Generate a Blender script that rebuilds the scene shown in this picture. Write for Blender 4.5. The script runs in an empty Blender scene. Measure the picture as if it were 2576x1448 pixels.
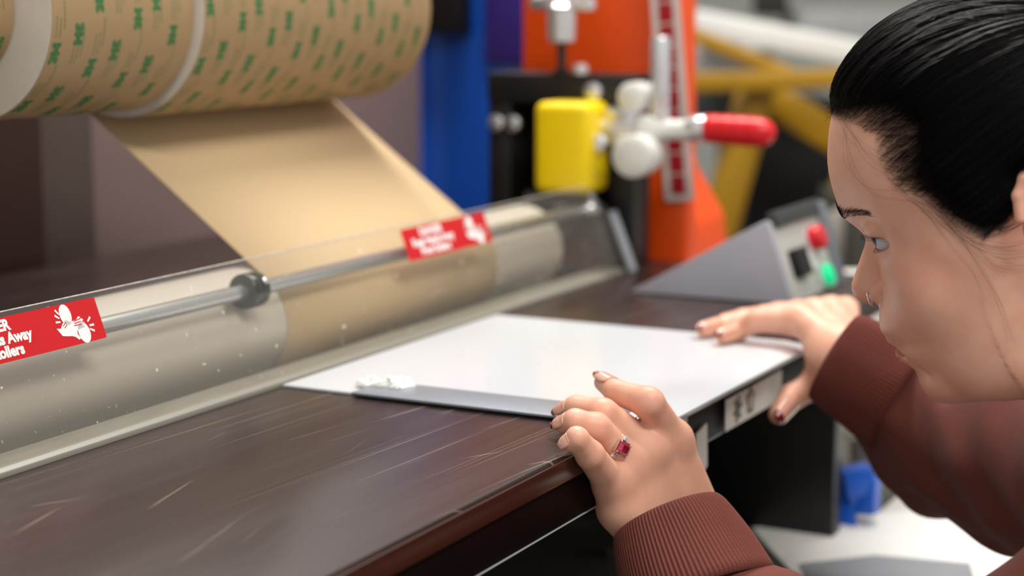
import bpy, bmesh, math, random
import numpy as np
from mathutils import Vector, Matrix

random.seed(4); rng = np.random.default_rng(7)
SC = bpy.context.scene
COL = SC.collection
ZT = 0.90                      # height of the machine bed above the floor
# ---------------------------------------------------------------- camera
FPX = 4580.0; YAW = math.radians(27.28); PITCH = math.atan(729.0 / FPX); CAMH = 0.29
cam_d = bpy.data.cameras.new('camera'); cam = bpy.data.objects.new('camera', cam_d); COL.objects.link(cam)
cam_d.sensor_width = 36.0; cam_d.lens = FPX / 2576.0 * 36.0
cam.location = (0, 0, ZT + CAMH)
cam.rotation_euler = (math.pi / 2 - PITCH, 0, YAW - math.pi / 2)
cam_d.clip_start = 0.05; cam_d.clip_end = 60
cam_d.dof.use_dof = True; cam_d.dof.focus_distance = 1.175; cam_d.dof.aperture_fstop = 3.8
SC.camera = cam
# ---------------------------------------------------------------- light
w = bpy.data.worlds.new('world'); SC.world = w; w.use_nodes = True
bg = w.node_tree.nodes['Background']; bg.inputs[0].default_value = (1.0, 0.985, 0.965, 1); bg.inputs[1].default_value = 0.60
def area(name, loc, target, sx, sy, power, col=(1, 0.97, 0.92)):
    d = bpy.data.lights.new(name, 'AREA'); d.shape = 'RECTANGLE'; d.size = sx; d.size_y = sy; d.energy = power; d.color = col
    o = bpy.data.objects.new(name, d); COL.objects.link(o); o.location = loc
    o.rotation_euler = (Vector(target) - Vector(loc)).to_track_quat('-Z', 'Y').to_euler()
    return o
area('ceiling_light', (2.1, 0.97, ZT + 1.9), (1.9, 0.95, ZT), 1.5, 0.22, 60)
area('ceiling_light', (0.5, -0.7, ZT + 1.9), (0.8, -0.2, ZT), 1.5, 0.22, 40)
area('ceiling_light', (3.6, 2.4, ZT + 1.9), (3.6, 2.2, ZT), 1.5, 0.22, 18)
SC.view_settings.view_transform = 'Standard'; SC.view_settings.look = 'None'
SC.view_settings.exposure = 0.0; SC.view_settings.gamma = 1.0; SC.view_settings.use_curve_mapping = False

# ---------------------------------------------------------------- helpers
_f = Vector((math.cos(YAW) * math.cos(PITCH), math.sin(YAW) * math.cos(PITCH), -math.sin(PITCH)))
_r = Vector((math.sin(YAW), -math.cos(YAW), 0)); _u = _r.cross(_f)
def at(px, py, D):
    """world point at the photo's pixel and metric depth (used to read real positions off the photo)"""
    return Vector((0, 0, ZT + CAMH)) + (_f + _r * ((px - 1288) / FPX) - _u * ((py - 724) / FPX)) * D
def atz(px, py, z):
    d = at(px, py, 1.0) - Vector((0, 0, ZT + CAMH))
    return Vector((0, 0, ZT + CAMH)) + d * ((z - CAMH) / d.z)
def atx(px, py, x):
    d = at(px, py, 1.0) - Vector((0, 0, ZT + CAMH))
    return Vector((0, 0, ZT + CAMH)) + d * (x / d.x)

def lin(h):
    h = h.lstrip('#'); c = [int(h[i:i + 2], 16) / 255 for i in (0, 2, 4)]
    return tuple(v / 12.92 if v <= 0.04045 else ((v + 0.055) / 1.055) ** 2.4 for v in c) + (1,)

def mat(name, col, rough=0.5, metal=0.0, var=0.06, vscale=(30, 30, 30), bump=0.0, bscale=(200, 200, 200), coat=0.0,
        trans=0.0, emit=None, estr=0.0, sss=0.0, ior=1.45, rvar=0.0, spec=0.5, sheen=0.0):
    """procedural material: colour broken up by noise, roughness variation and fine relief"""
    m = bpy.data.materials.new(name); m.use_nodes = True; nt = m.node_tree; b = nt.nodes['Principled BSDF']
    c = lin(col) if isinstance(col, str) else col
    tc = nt.nodes.new('ShaderNodeTexCoord'); mp = nt.nodes.new('ShaderNodeMapping'); mp.inputs['Scale'].default_value = vscale
    nt.links.new(tc.outputs['Object'], mp.inputs[0])
    nz = nt.nodes.new('ShaderNodeTexNoise'); nz.inputs['Scale'].default_value = 1; nz.inputs['Detail'].default_value = 5
    nt.links.new(mp.outputs[0], nz.inputs[0])
    mx = nt.nodes.new('ShaderNodeMix'); mx.data_type = 'RGBA'
    mx.inputs[6].default_value = tuple(max(0, v * (1 - var * 2)) for v in c[:3]) + (1,)
    mx.inputs[7].default_value = tuple(min(1, v * (1 + var * 2)) for v in c[:3]) + (1,)
    nt.links.new(nz.outputs['Fac'], mx.inputs[0]); nt.links.new(mx.outputs[2], b.inputs['Base Color'])
    b.inputs['Roughness'].default_value = rough; b.inputs['Metallic'].default_value = metal
    b.inputs['IOR'].default_value = ior; b.inputs['Specular IOR Level'].default_value = spec
    if rvar:
        mr = nt.nodes.new('ShaderNodeMapRange'); mr.inputs[3].default_value = rough - rvar; mr.inputs[4].default_value = rough + rvar
        nt.links.new(nz.outputs['Fac'], mr.inputs[0]); nt.links.new(mr.outputs[0], b.inputs['Roughness'])
    if coat: b.inputs['Coat Weight'].default_value = coat; b.inputs['Coat Roughness'].default_value = 0.1
    if trans: b.inputs['Transmission Weight'].default_value = trans
    if sss: b.inputs['Subsurface Weight'].default_value = sss; b.inputs['Subsurface Radius'].default_value = (0.010, 0.004, 0.002); b.inputs['Subsurface Scale'].default_value = 0.6
    if sheen: b.inputs['Sheen Weight'].default_value = sheen; b.inputs['Sheen Roughness'].default_value = 0.5
    if emit: b.inputs['Emission Color'].default_value = lin(emit); b.inputs['Emission Strength'].default_value = estr
    if bump:
        mp2 = nt.nodes.new('ShaderNodeMapping'); mp2.inputs['Scale'].default_value = bscale; nt.links.new(tc.outputs['Object'], mp2.inputs[0])
        n2 = nt.nodes.new('ShaderNodeTexNoise'); n2.inputs['Scale'].default_value = 1; n2.inputs['Detail'].default_value = 3
        nt.links.new(mp2.outputs[0], n2.inputs[0])
        bp = nt.nodes.new('ShaderNodeBump'); bp.inputs['Strength'].default_value = bump; bp.inputs['Distance'].default_value = 0.001
        nt.links.new(n2.outputs['Fac'], bp.inputs['Height']); nt.links.new(bp.outputs[0], b.inputs['Normal'])
    return m

def thing(name, label, cat, loc, group=None):
    o = bpy.data.objects.new(name, None); COL.objects.link(o); o.location = loc; o.empty_display_size = 0.02
    tag(o, label, cat, group); return o
def tag(o, label, cat, group=None):
    o['label'] = label; o['category'] = cat
    if group: o['group'] = group
    return o
def wloc(o):
    v = Vector((0, 0, 0))
    while o is not None: v += o.location; o = o.parent
    return v
def mk(name, V, F, m, parent=None, smooth=False, origin=None, label=None, kind=None, mats=None, midx=None):
    """one mesh object from world-space vertices"""
    V = np.asarray(V, float).reshape(-1, 3)
    o0 = Vector(origin) if origin is not None else (wloc(parent) if parent else Vector((V.mean(0)[0], V.mean(0)[1], V[:, 2].min())))
    me = bpy.data.meshes.new(name)
    me.from_pydata((V - np.array(o0)).tolist(), [], [tuple(int(i) for i in f) for f in F]); me.validate(); me.update()
    for mm in (mats or [m]): me.materials.append(mm)
    if midx is not None: me.polygons.foreach_set('material_index', np.asarray(midx, dtype=np.int32))
    if smooth: me.polygons.foreach_set('use_smooth', [True] * len(me.polygons))
    o = bpy.data.objects.new(name, me); COL.objects.link(o)
    if parent: o.parent = parent; o.location = o0 - wloc(parent)
    else: o.location = o0
    if label: o['label'] = label
    if kind: o['kind'] = kind
    return o
def finish(name, bm, m, parent=None, smooth=False, **k):
    bm.verts.ensure_lookup_table(); bm.verts.index_update()
    V = [tuple(v.co) for v in bm.verts]; F = [[v.index for v in f.verts] for f in bm.faces]; bm.free()
    o = mk(name, V, F, m, parent, smooth, **k)
    if smooth: autosmooth(o)
    return o
def autosmooth(o, ang=35):
    me = o.data; b = bmesh.new(); b.from_mesh(me)
    for e in b.edges:
        if len(e.link_faces) == 2 and e.calc_face_angle(0) > math.radians(ang): e.smooth = False
    b.to_mesh(me); b.free()
def box(name, lo, hi, m, parent=None, bev=0.002, rot=None, seg=2, **k):
    """bevelled box from corner to corner (z given above the bed top); rot = (axis, degrees) about its centre"""
    lo = Vector(lo); hi = Vector(hi); c = (lo + hi) / 2; s = hi - lo
    bm = bmesh.new(); bmesh.ops.create_cube(bm, size=1.0)
    for v in bm.verts: v.co = Vector((v.co.x * s.x, v.co.y * s.y, v.co.z * s.z))
    if bev: bmesh.ops.bevel(bm, geom=bm.edges[:] , offset=min(bev, min(s) * 0.45), segments=seg, affect='EDGES', profile=0.5)
    M = Matrix.Translation(c + Vector((0, 0, ZT)))
    if rot:
        for ax, dg in (rot if isinstance(rot, list) else [rot]): M = M @ Matrix.Rotation(math.radians(dg), 4, ax)
    bm.transform(M)
    return finish(name, bm, m, parent, True, **k)
def bar(name, a, b, w_, h_, m, parent=None, bev=0.002, up=(0, 0, 1), **k):
    """rectangular bar between two world points"""
    a = Vector(a); b = Vector(b); d = b - a; L = d.length; d.normalize(); s = d.cross(Vector(up)).normalized(); u = s.cross(d)
    bm = bmesh.new(); bmesh.ops.create_cube(bm, size=1.0)
    for v in bm.verts: v.co = Vector((v.co.x * L, v.co.y * w_, v.co.z * h_))
    if bev: bmesh.ops.bevel(bm, geom=bm.edges[:], offset=min(bev, w_ * .4, h_ * .4), segments=2, affect='EDGES', profile=0.5)
    M = Matrix((d, s, u)).transposed().to_4x4(); M.translation = (a + b) / 2
    bm.transform(M); return finish(name, bm, m, parent, True, **k)
def lathe(name, a, b, prof, m, parent=None, n=32, smooth=True, **k):
    """surface of revolution about the line a->b; prof = [(t along in metres, radius), ...]"""
    a = Vector(a); b = Vector(b); d = (b - a).normalized()
    s = d.orthogonal().normalized(); u = d.cross(s)
    V = []; F = []
    for t, r in prof:
        for i in range(n):
            th = 2 * math.pi * i / n; V.append(a + d * t + (s * math.cos(th) + u * math.sin(th)) * max(r, 1e-6))
    for j in range(len(prof) - 1):
        for i in range(n):
            F.append((j * n + i, j * n + (i + 1) % n, (j + 1) * n + (i + 1) % n, (j + 1) * n + i))
    F.append(tuple(range(n - 1, -1, -1))); F.append(tuple((len(prof) - 1) * n + i for i in range(n)))
    o = mk(name, V, F, m, parent, smooth, **k)
    if smooth: autosmooth(o, 40)
    return o
def rcyl(name, a, b, r, m, parent=None, n=32, bev=0.001, **k):
    L = (Vector(b) - Vector(a)).length
    return lathe(name, a, b, [(0, r - bev), (bev * .3, r - bev * .3), (bev, r), (L - bev, r), (L - bev * .3, r - bev * .3), (L, r - bev)], m, parent, n, **k)
def prism(name, poly, axis_a, axis_b, org, depth_vec, m, parent=None, bev=0.001, **k):
    """polygon in the plane (org, axis_a, axis_b) extruded by depth_vec"""
    bm = bmesh.new(); A = Vector(axis_a); B = Vector(axis_b); O = Vector(org); Dv = Vector(depth_vec)
    v1 = [bm.verts.new(O + A * p[0] + B * p[1]) for p in poly]; v2 = [bm.verts.new(v.co + Dv) for v in v1]
    bm.faces.new(v1); bm.faces.new(v2[::-1])
    for i in range(len(poly)):
        j = (i + 1) % len(poly); bm.faces.new((v1[i], v2[i], v2[j], v1[j]))
    bmesh.ops.recalc_face_normals(bm, faces=bm.faces[:])
    if bev: bmesh.ops.bevel(bm, geom=bm.edges[:], offset=bev, segments=2, affect='EDGES', profile=0.5)
    return finish(name, bm, m, parent, True, **k)
def rrect(w_, h_, r, n=5):
    P = []
    for cx, cy, a0 in ((w_ / 2 - r, h_ / 2 - r, 0), (-w_ / 2 + r, h_ / 2 - r, 90), (-w_ / 2 + r, -h_ / 2 + r, 180), (w_ / 2 - r, -h_ / 2 + r, 270)):
        for i in range(n + 1):
            a = math.radians(a0 + 90 * i / n); P.append((cx + r * math.cos(a), cy + r * math.sin(a)))
    return P
def text_mesh(body, size, bold=0.0, align='LEFT'):
    """flat triangulated lettering, returned as (verts Nx2, faces)"""
    cu = bpy.data.curves.new('lettering', 'FONT'); cu.body = body; cu.size = size; cu.offset = bold; cu.align_x = align; cu.resolution_u = 3
    o = bpy.data.objects.new('lettering', cu); COL.objects.link(o)
    bpy.context.view_layer.update()
    me = bpy.data.meshes.new_from_object(o.evaluated_get(bpy.context.evaluated_depsgraph_get()))
    V = np.array([v.co[:2] for v in me.vertices]); F = [list(p.vertices) for p in me.polygons]
    bpy.data.objects.remove(o); bpy.data.curves.remove(cu); bpy.data.meshes.remove(me)
    return V, F
def Z(x, y, z): return Vector((x, y, ZT + z))
# ================================================================ materials
def scratch_mat():
    """dark brown brushed sheet metal with long scratches along the machine"""
    m = mat('brown_bed', '#30211e', 0.30, 0.0, var=0.10, vscale=(3, 60, 60), spec=0.7, rvar=0.06, bump=0.05, bscale=(15, 900, 900))
    nt = m.node_tree; b = nt.nodes['Principled BSDF']; tc = nt.nodes['Texture Coordinate'] if 'Texture Coordinate' in nt.nodes else nt.nodes.new('ShaderNodeTexCoord')
    base = b.inputs['Base Color'].links[0].from_socket
    acc = base
    for ang, sc, thr, dens in ((8, (4, 420, 1), 0.705, 0.6), (-14, (5, 330, 1), 0.72, 0.6), (27, (7, 260, 1), 0.735, 0.65), (3, (2.2, 700, 1), 0.68, 0.4)):
        mp0 = nt.nodes.new('ShaderNodeMapping'); mp0.inputs['Rotation'].default_value = (0, 0, math.radians(ang)); nt.links.new(tc.outputs['Object'], mp0.inputs[0])
        mp = nt.nodes.new('ShaderNodeMapping'); mp.inputs['Scale'].default_value = sc; nt.links.new(mp0.outputs[0], mp.inputs[0])
        n = nt.nodes.new('ShaderNodeTexNoise'); n.inputs['Scale'].default_value = 1; n.inputs['Detail'].default_value = 2; nt.links.new(mp.outputs[0], n.inputs[0])
        r = nt.nodes.new('ShaderNodeMapRange'); r.inputs[1].default_value = thr; r.inputs[2].default_value = thr + 0.05; r.inputs[4].default_value = dens
        nt.links.new(n.outputs['Fac'], r.inputs[0])
        mx = nt.nodes.new('ShaderNodeMix'); mx.data_type = 'RGBA'; mx.inputs[7].default_value = lin('#a89a90')
        nt.links.new(r.outputs[0], mx.inputs[0]); nt.links.new(acc, mx.inputs[6]); acc = mx.outputs[2]
    nt.links.new(acc, b.inputs['Base Color'])
    return m
M_BED = scratch_mat()
M_LIP = mat('brown_lip', '#38190f', 0.26, 0.0, 0.10, (4, 40, 40), spec=0.8)
M_APRON = mat('black_apron', '#120909', 0.5, 0.0, 0.1, spec=0.06)
M_BLACK = mat('black_paint', '#0d0c0c', 0.4, 0, 0.1)
M_BLACKIRON = mat('black_iron', '#211f1e', 0.42, 0, 0.12, bump=0.1)
M_RUB = mat('roller_rubber', '#cbc2b4', 0.38, 0, 0.05, (4, 60, 60), spec=0.5)
M_STRIP = mat('infeed_plate', '#8a877c', 0.4, 0.0, 0.06, (3, 90, 90))
M_ZINC = mat('zinc_steel', '#ccd0d0', 0.28, 0.85, 0.08, (6, 120, 120), rvar=0.07)
M_CHROME = mat('chrome', '#e6e7e9', 0.24, 0.75, 0.03)
M_ALU = mat('aluminium', '#aeb3ba', 0.45, 0.25, 0.07, (40, 8, 40))
M_CAST = mat('cast_white', '#e6e6df', 0.35, 0.1, 0.04)
M_COLLAR = mat('black_collar', '#131416', 0.30, 0, 0.1, spec=0.6)
M_KRAFT = mat('kraft_liner', '#a0845e', 0.55, 0, 0.04, (3, 25, 25), bump=0.03)
M_WEB = mat('web_liner', '#cfb38a', 0.8, 0, 0.03, (3, 12, 12))
M_ROLLEND = mat('roll_end', '#cfc4b4', 0.8, 0, 0.05, (300, 60, 60), bump=0.3, bscale=(300, 900, 900))
M_CORE = mat('card_core', '#8c6c4a', 0.8)
M_GREEN = mat('green_ink', '#35703c', 0.6, 0, 0.1)
M_GREEN2 = mat('pale_green_ink', '#787b50', 0.6, 0, 0.1)
M_RED = mat('red_vinyl', '#c90a16', 0.42, 0, 0.03, bump=0.12, bscale=(900, 900, 900))
M_WHITEINK = mat('white_ink', '#f1efec', 0.5, 0, 0.02)
M_REDGRIP = mat('red_grip', '#d8101c', 0.3, 0, 0.05, spec=0.6)
M_YEL = mat('yellow_paint', '#f6d400', 0.4, 0, 0.04)
M_ORG = mat('orange_paint', '#f4530a', 0.38, 0, 0.05)
M_GREY = mat('grey_sheet_metal', '#a9abb5', 0.5, 0, 0.04, bump=0.1, bscale=(700, 700, 700))
M_PANEL = mat('control_face', '#b8b8b0', 0.5, 0, 0.04)
M_DKGREY = mat('dark_grey_plate', '#5b5550', 0.38, 0.3, 0.1)
M_MAUVE = mat('mauve_panel', '#8b7672', 0.5, 0, 0.05, (2, 2, 2))
M_SHEETW = mat('white_board', '#ced1d6', 0.22, 0, 0.015, (6, 6, 6), spec=0.6)
M_DARKRED = mat('dark_red_ink', '#a8101c', 0.5)
def glass_mat():
    m = bpy.data.materials.new('clear_plastic'); m.use_nodes = True; nt = m.node_tree; b = nt.nodes['Principled BSDF']
    tc = nt.nodes.new('ShaderNodeTexCoord')
    tr = nt.nodes.new('ShaderNodeBsdfTransparent'); tr.inputs[0].default_value = (0.965, 0.96, 0.945, 1)
    gl = nt.nodes.new('ShaderNodeBsdfGlossy'); gl.inputs['Roughness'].default_value = 0.06; gl.inputs[0].default_value = (1, 1, 1, 1)
    m1 = nt.nodes.new('ShaderNodeMixShader'); m1.inputs[0].default_value = 0.045; nt.links.new(tr.outputs[0], m1.inputs[1]); nt.links.new(gl.outputs[0], m1.inputs[2])
    df = nt.nodes.new('ShaderNodeBsdfDiffuse'); df.inputs[0].default_value = lin('#e8e2d4')
    # dust specks and scuffs in the plastic
    acc = None
    for sc, thr, op in (((150, 150, 150), 0.762, 0.65), ((420, 90, 90), 0.785, 0.45), ((600, 600, 600), 0.785, 0.5)):
        mp = nt.nodes.new('ShaderNodeMapping'); mp.inputs['Scale'].default_value = sc; nt.links.new(tc.outputs['Object'], mp.inputs[0])
        n = nt.nodes.new('ShaderNodeTexNoise'); n.inputs['Scale'].default_value = 1; n.inputs['Detail'].default_value = 1; nt.links.new(mp.outputs[0], n.inputs[0])
        r = nt.nodes.new('ShaderNodeMapRange'); r.inputs[1].default_value = thr; r.inputs[2].default_value = thr + 0.015; r.inputs[4].default_value = op; nt.links.new(n.outputs['Fac'], r.inputs[0])
        if acc is None: acc = r.outputs[0]
        else:
            a = nt.nodes.new('ShaderNodeMath'); a.operation = 'MAXIMUM'; nt.links.new(acc, a.inputs[0]); nt.links.new(r.outputs[0], a.inputs[1]); acc = a.outputs[0]
    ad = nt.nodes.new('ShaderNodeMath'); ad.operation = 'ADD'; ad.inputs[1].default_value = 0.02; nt.links.new(acc, ad.inputs[0])
    m2 = nt.nodes.new('ShaderNodeMixShader'); nt.links.new(ad.outputs[0], m2.inputs[0]); nt.links.new(m1.outputs[0], m2.inputs[1]); nt.links.new(df.outputs[0], m2.inputs[2])
    nt.links.new(m2.outputs[0], nt.nodes['Material Output'].inputs[0]); nt.nodes.remove(b)
    return m
M_CLEAR = glass_mat()

# ================================================================ setting
M_FLOOR = mat('concrete_floor', '#8d8a84', 0.6, 0, 0.12, (1.5, 1.5, 1.5), bump=0.1)
M_WALL = mat('painted_wall', '#b7b9b2', 0.8, 0, 0.04, (1, 1, 1))
def slab(name, lo, hi, m):
    o = box(name, lo, hi, m, None, 0); o['kind'] = 'structure'; return o
slab('floor', (-2.5, -2.5, -0.95), (7.0, 5.0, -0.90), M_FLOOR)
slab('wall_back', (-2.5, 4.9, -0.90), (7.0, 5.0, 1.9), M_WALL)
slab('wall_right', (6.9, -2.5, -0.90), (7.0, 4.9, 1.9), M_WALL)

# ================================================================ white bench that carries the machine
M_BENCH = mat('grey_bench', '#4d4b44', 0.55, 0, 0.1, (7, 7, 7))
bench = thing('workbench', 'dark grey workbench under the brown laminating machine', 'workbench', Z(1.6, 0.9, -0.90))
box('bench_top', (0.35, 0.492, -0.262), (2.30, 1.55, -0.222), M_BENCH, bench, 0.004)
for x in (0.42, 2.20):
    for y in (0.52, 1.45): box('leg', (x, y, -0.90), (x + 0.06, y + 0.06, -0.262), M_BLACKIRON, bench, 0.004)
for y in (0.53, 1.47): box('rail', (0.48, y, -0.34), (2.20, y + 0.03, -0.262), M_BLACKIRON, bench, 0.003)

M_SIDE = mat('white_table', '#dcdbd4', 0.45, 0, 0.06, (7, 7, 7))
st = thing('side_table', 'low white side table in front of the machine, right of the black panel', 'table', Z(1.95, 0.35, -0.90))
box('table_top', (1.50, 0.14, -0.255), (2.40, 0.488, -0.222), M_SIDE, st, 0.003)
for x in (1.53, 2.33):
    for y in (0.17, 0.43): box('leg', (x, y, -0.90), (x + 0.04, y + 0.04, -0.255), M_BLACKIRON, st, 0.003)

# ================================================================ the laminating machine
YE = 0.493                        # front edge of the bed
lam = thing('roll_laminator', 'brown roll laminator with clear roller guard, rod and dark metal bed', 'laminator', Z(1.3, 0.9, -0.222))
# bed: thin sheet folded over the front
prism('bed_top', [(YE + 0.004, 0), (YE + 0.0012, -0.0012), (YE, -0.004), (YE, -0.0184), (YE + 0.003, -0.0184), (YE + 0.003, -0.004), (0.80, -0.004), (0.80, 0)],
      (0, 1, 0), (0, 0, 1), Z(0.25, 0, 0), (1.62, 0, 0), M_BED, lam, 0)
box('bed_lip', (0.25, YE - 0.0012, -0.0184), (1.87, YE + 0.002, -0.0035), M_LIP, lam, 0.0006)
box('apron', (0.25, YE + 0.0015, -0.0476), (1.63, YE + 0.02, -0.0190), M_APRON, lam, 0.0008)
box('apron_edge', (0.25, YE + 0.0010, -0.0486), (1.63, YE + 0.004, -0.0477), M_ALU, lam, 0.0002)
box('bed_underside', (0.27, YE + 0.03, -0.03), (1.60, 0.80, -0.006), M_BLACK, lam, 0.001)
# body under the bed
box('side_panel', (1.64, 0.5, -0.222), (1.665, 1.35, -0.02), M_BLACK, lam, 0.002)
box('body_rear', (0.45, 0.90, -0.222), (1.64, 1.35, -0.075), M_BLACK, lam, 0.002)
box('side_panel', (0.42, 0.5, -0.222), (0.445, 1.35, -0.02), M_BLACK, lam, 0.002)
# foot levellers at the machine's base, catching light in the dark
for (x, y) in ((1.56, 0.62), (1.50, 0.66)):
    lathe('levelling_foot', Z(x, y, -0.222), Z(x, y, -0.19), [(0, .016), (.006, .016), (.008, .006), (.03, .006)], M_ZINC, lam, 16)
box('apron_end_cap', (1.200, YE - 0.0022, -0.036), (1.2385, YE + 0.002, -0.002), mat('grey_cap', '#6d5d62', .35), lam, 0.003)
# stickers on the apron (white with black marks)
M_LABEL = mat('white_label', '#d7d3ca', 0.5, 0, 0.03)
box('label_sticker', (1.319, YE - 0.0020, -0.0470), (1.452, YE - 0.0011, -0.0215), M_LABEL, lam, 0)
for cx, cz, kind in ((1.345, -0.034, 0), (1.375, -0.033, 1)):
    P = []; n = 26
    for i in range(n):
        a = 2 * math.pi * i / n
        r = (0.0085 + 0.0035 * math.sin(a * 6)) if kind == 0 else 0.0105 + 0.0012 * math.sin(a * 5)
        P.append((math.cos(a) * r * 0.85, math.sin(a) * r))
    prism('label_mark', P, (1, 0, 0), (0, 0, 1), Z(cx, YE - 0.0026, cz), (0, 0.0006, 0), M_BLACK if kind == 0 else mat('grey_ink', '#5a5654', .5), lam, 0)
    if kind == 1:
        prism('label_mark', [(p[0] * .62, p[1] * .62) for p in P], (1, 0, 0), (0, 0, 1), Z(cx, YE - 0.0030, cz), (0, 0.0005, 0), M_LABEL, lam, 0)
        prism('label_mark', rrect(.003, .011, .001, 2), (1, 0, 0), (0, 0, 1), Z(cx, YE - 0.0033, cz), (0, 0.0005, 0), M_BLACK, lam, 0)
prism('label_tag', [(0, 0), (.022, .004), (.024, -.03), (.016, -.034), (.006, -.044), (-.004, -.04)], (1, 0, 0), (0, 0, 1), Z(1.259, YE - 0.0010, -0.036), (0, 0.0008, 0), M_LABEL, lam, 0)
# infeed plate in front of the rollers
prism('infeed_plate', [(0.772, 0.0), (0.7725, 0.0035), (0.776, 0.0055), (0.799, 0.0065), (0.80, 0.003), (0.80, 0.0)], (0, 1, 0), (0, 0, 1), Z(0.25, 0, 0), (1.51, 0, 0), M_STRIP, lam, 0.0004)
# nip rollers
RY, RZ, RR = 0.863, 0.030, 0.045
for zc in (RZ, RZ - 2 * RR - 0.0006):
    lathe('nip_roller', Z(0.30, RY, zc), Z(1.711, RY, zc), [(0, 0.012), (0.001, RR - .004), (0.005, RR), (1.40, RR), (1.408, RR - .003), (1.411, 0.012)], M_RUB, lam, 96)
    rcyl('roller_journal', Z(1.711, RY, zc), Z(1.80, RY, zc), 0.011, M_ZINC, lam, 24)
# guard rod with its black shaft collar
rcyl('guard_rod', Z(0.30, 0.816, 0.0672), Z(1.775, 0.816, 0.0672), 0.0060, M_ZINC, lam, 32)
col = lathe('shaft_collar', Z(1.131, 0.816, 0.0672), Z(1.152, 0.816, 0.0672), [(0, .0060), (0, .0128), (.0012, .0138), (.0085, .0138), (.009, .0128), (.0105, .0128), (.011, .0138), (.0178, .0138), (.019, .0128), (.019, .006)], M_COLLAR, lam, 48)
sd = Vector((0.0, -0.80, 0.60)).normalized(); sc0 = Z(1.146, 0.816, 0.0672)
sd2 = Vector((0.25, -0.55, 0.35)).normalized()
lathe('set_screw', sc0 + sd * 0.0110, sc0 + sd * 0.0152, [(0, .0030), (.0026, .0030), (.0034, .0024), (.0040, .0012)], M_CHROME, col, 20)
# clear guard: a tilted strip standing on the infeed plate
def GP(x, z, off=0.0): return Z(x, 0.775 + 0.375 * z - off * 0.936, z + off * 0.351)
guard = prism('guard_sheet', [(0.0040, 0), (0.0933, 0), (0.0933, 0.0022), (0.0040, 0.0022)], (GP(0, 1) - GP(0, 0)), (0, 0.936, -0.351), GP(0.25, 0), (1.505, 0, 0), M_CLEAR, lam, 0.0003)
prism('guard_edge', [(0.0933, 0.0), (0.0940, 0.0), (0.0940, 0.0022), (0.0933, 0.0022)], (GP(0, 1) - GP(0, 0)), (0, 0.936, -0.351), GP(0.25, 0), (1.505, 0, 0), mat('sawn_edge', '#c9c2b6', .5, 0, .35, (260, 260, 260)), guard, 0)
up_g = (GP(0, 1) - GP(0, 0)).normalized(); nrm_g = Vector((0, -0.936, 0.351))
def decal(name, V2, F, x0, z0, off, m, parent):
    """flat artwork on the guard: V2 in metres (along x, up the guard)"""
    s = 1 / (GP(0, 1) - GP(0, 0)).length
    V = [GP(x0 + v[0], z0 + v[1] * s, off) for v in V2]
    return mk(name, V, F, m, parent, origin=wloc(parent))
def ell(cx, cy, rx, ry, rot=0, n=22):
    c, s_ = math.cos(rot), math.sin(rot); return [(cx + rx * math.cos(t) * c - ry * math.sin(t) * s_, cy + rx * math.cos(t) * s_ + ry * math.sin(t) * c) for t in [2 * math.pi * i / n for i in range(n)]]
def picto(parent, x0, z0):
    """crushed-hand pictogram: two rollers, a hand between them, impact lines"""
    parts = []
    parts.append(ell(.0205, .0205, .0054, .0072, .05)); parts.append(ell(.0330, .0062, .0056, .0072, .05))
    hand = [(.0085, .0128), (.0125, .0122), (.0150, .0150), (.0190, .0172), (.0235, .0152), (.0290, .0158), (.0320, .0178), (.0335, .0168), (.0312, .0150), (.0342, .0160), (.0356, .0148), (.0330, .0130), (.0352, .0134), (.0362, .0122), (.0330, .0112), (.0350, .0108), (.0352, .0096), (.0310, .0094), (.0270, .0086), (.0262, .0062), (.0280, .0030), (.0262, .0022), (.0236, .0046), (.0205, .0058), (.0170, .0062), (.0120, .0072)]
    parts.append(hand)
    def dash(x, y, a, L=.0044, w=.0011):
        c, s_ = math.cos(a), math.sin(a); return [(x - s_ * w / 2, y + c * w / 2), (x + s_ * w / 2, y - c * w / 2), (x + c * L + s_ * w * .7, y + s_ * L - c * w * .7), (x + c * L - s_ * w * .7, y + s_ * L + c * w * .7)]
    for a, x, y in ((2.2, .0148, .0215), (2.5, .0140, .0190), (3.05, .0140, .0166), (.65, .0392, .0128), (0.0, .0398, .0100), (-.5, .0392, .0078)): parts.append(dash(x, y, a))
    V = []; F = []
    for p in parts:
        F.append(list(range(len(V), len(V) + len(p)))); V += p
    decal('label_pictogram', V, F, x0, z0, 0.0003, M_WHITEINK, parent)
    # red finger lines over the white hand
    V = []; F = []
    for (a, b) in (((.0262, .0150), (.0325, .0160)), ((.0262, .0136), (.0330, .0140)), ((.0255, .0122), (.0326, .0121)), ((.0150, .0135), (.0185, .0155)), ((.0160, .0120), (.0190, .0138))):
        d = Vector((b[0] - a[0], b[1] - a[1])).normalized() * .0003; i = len(V)
        V += [(a[0] - d.y, a[1] + d.x), (a[0] + d.y, a[1] - d.x), (b[0] + d.y, b[1] - d.x), (b[0] - d.y, b[1] + d.x)]; F.append([i, i + 1, i + 2, i + 3])
    decal('label_pictogram_lines', V, F, x0, z0, 0.0005, M_RED, parent)
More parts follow.
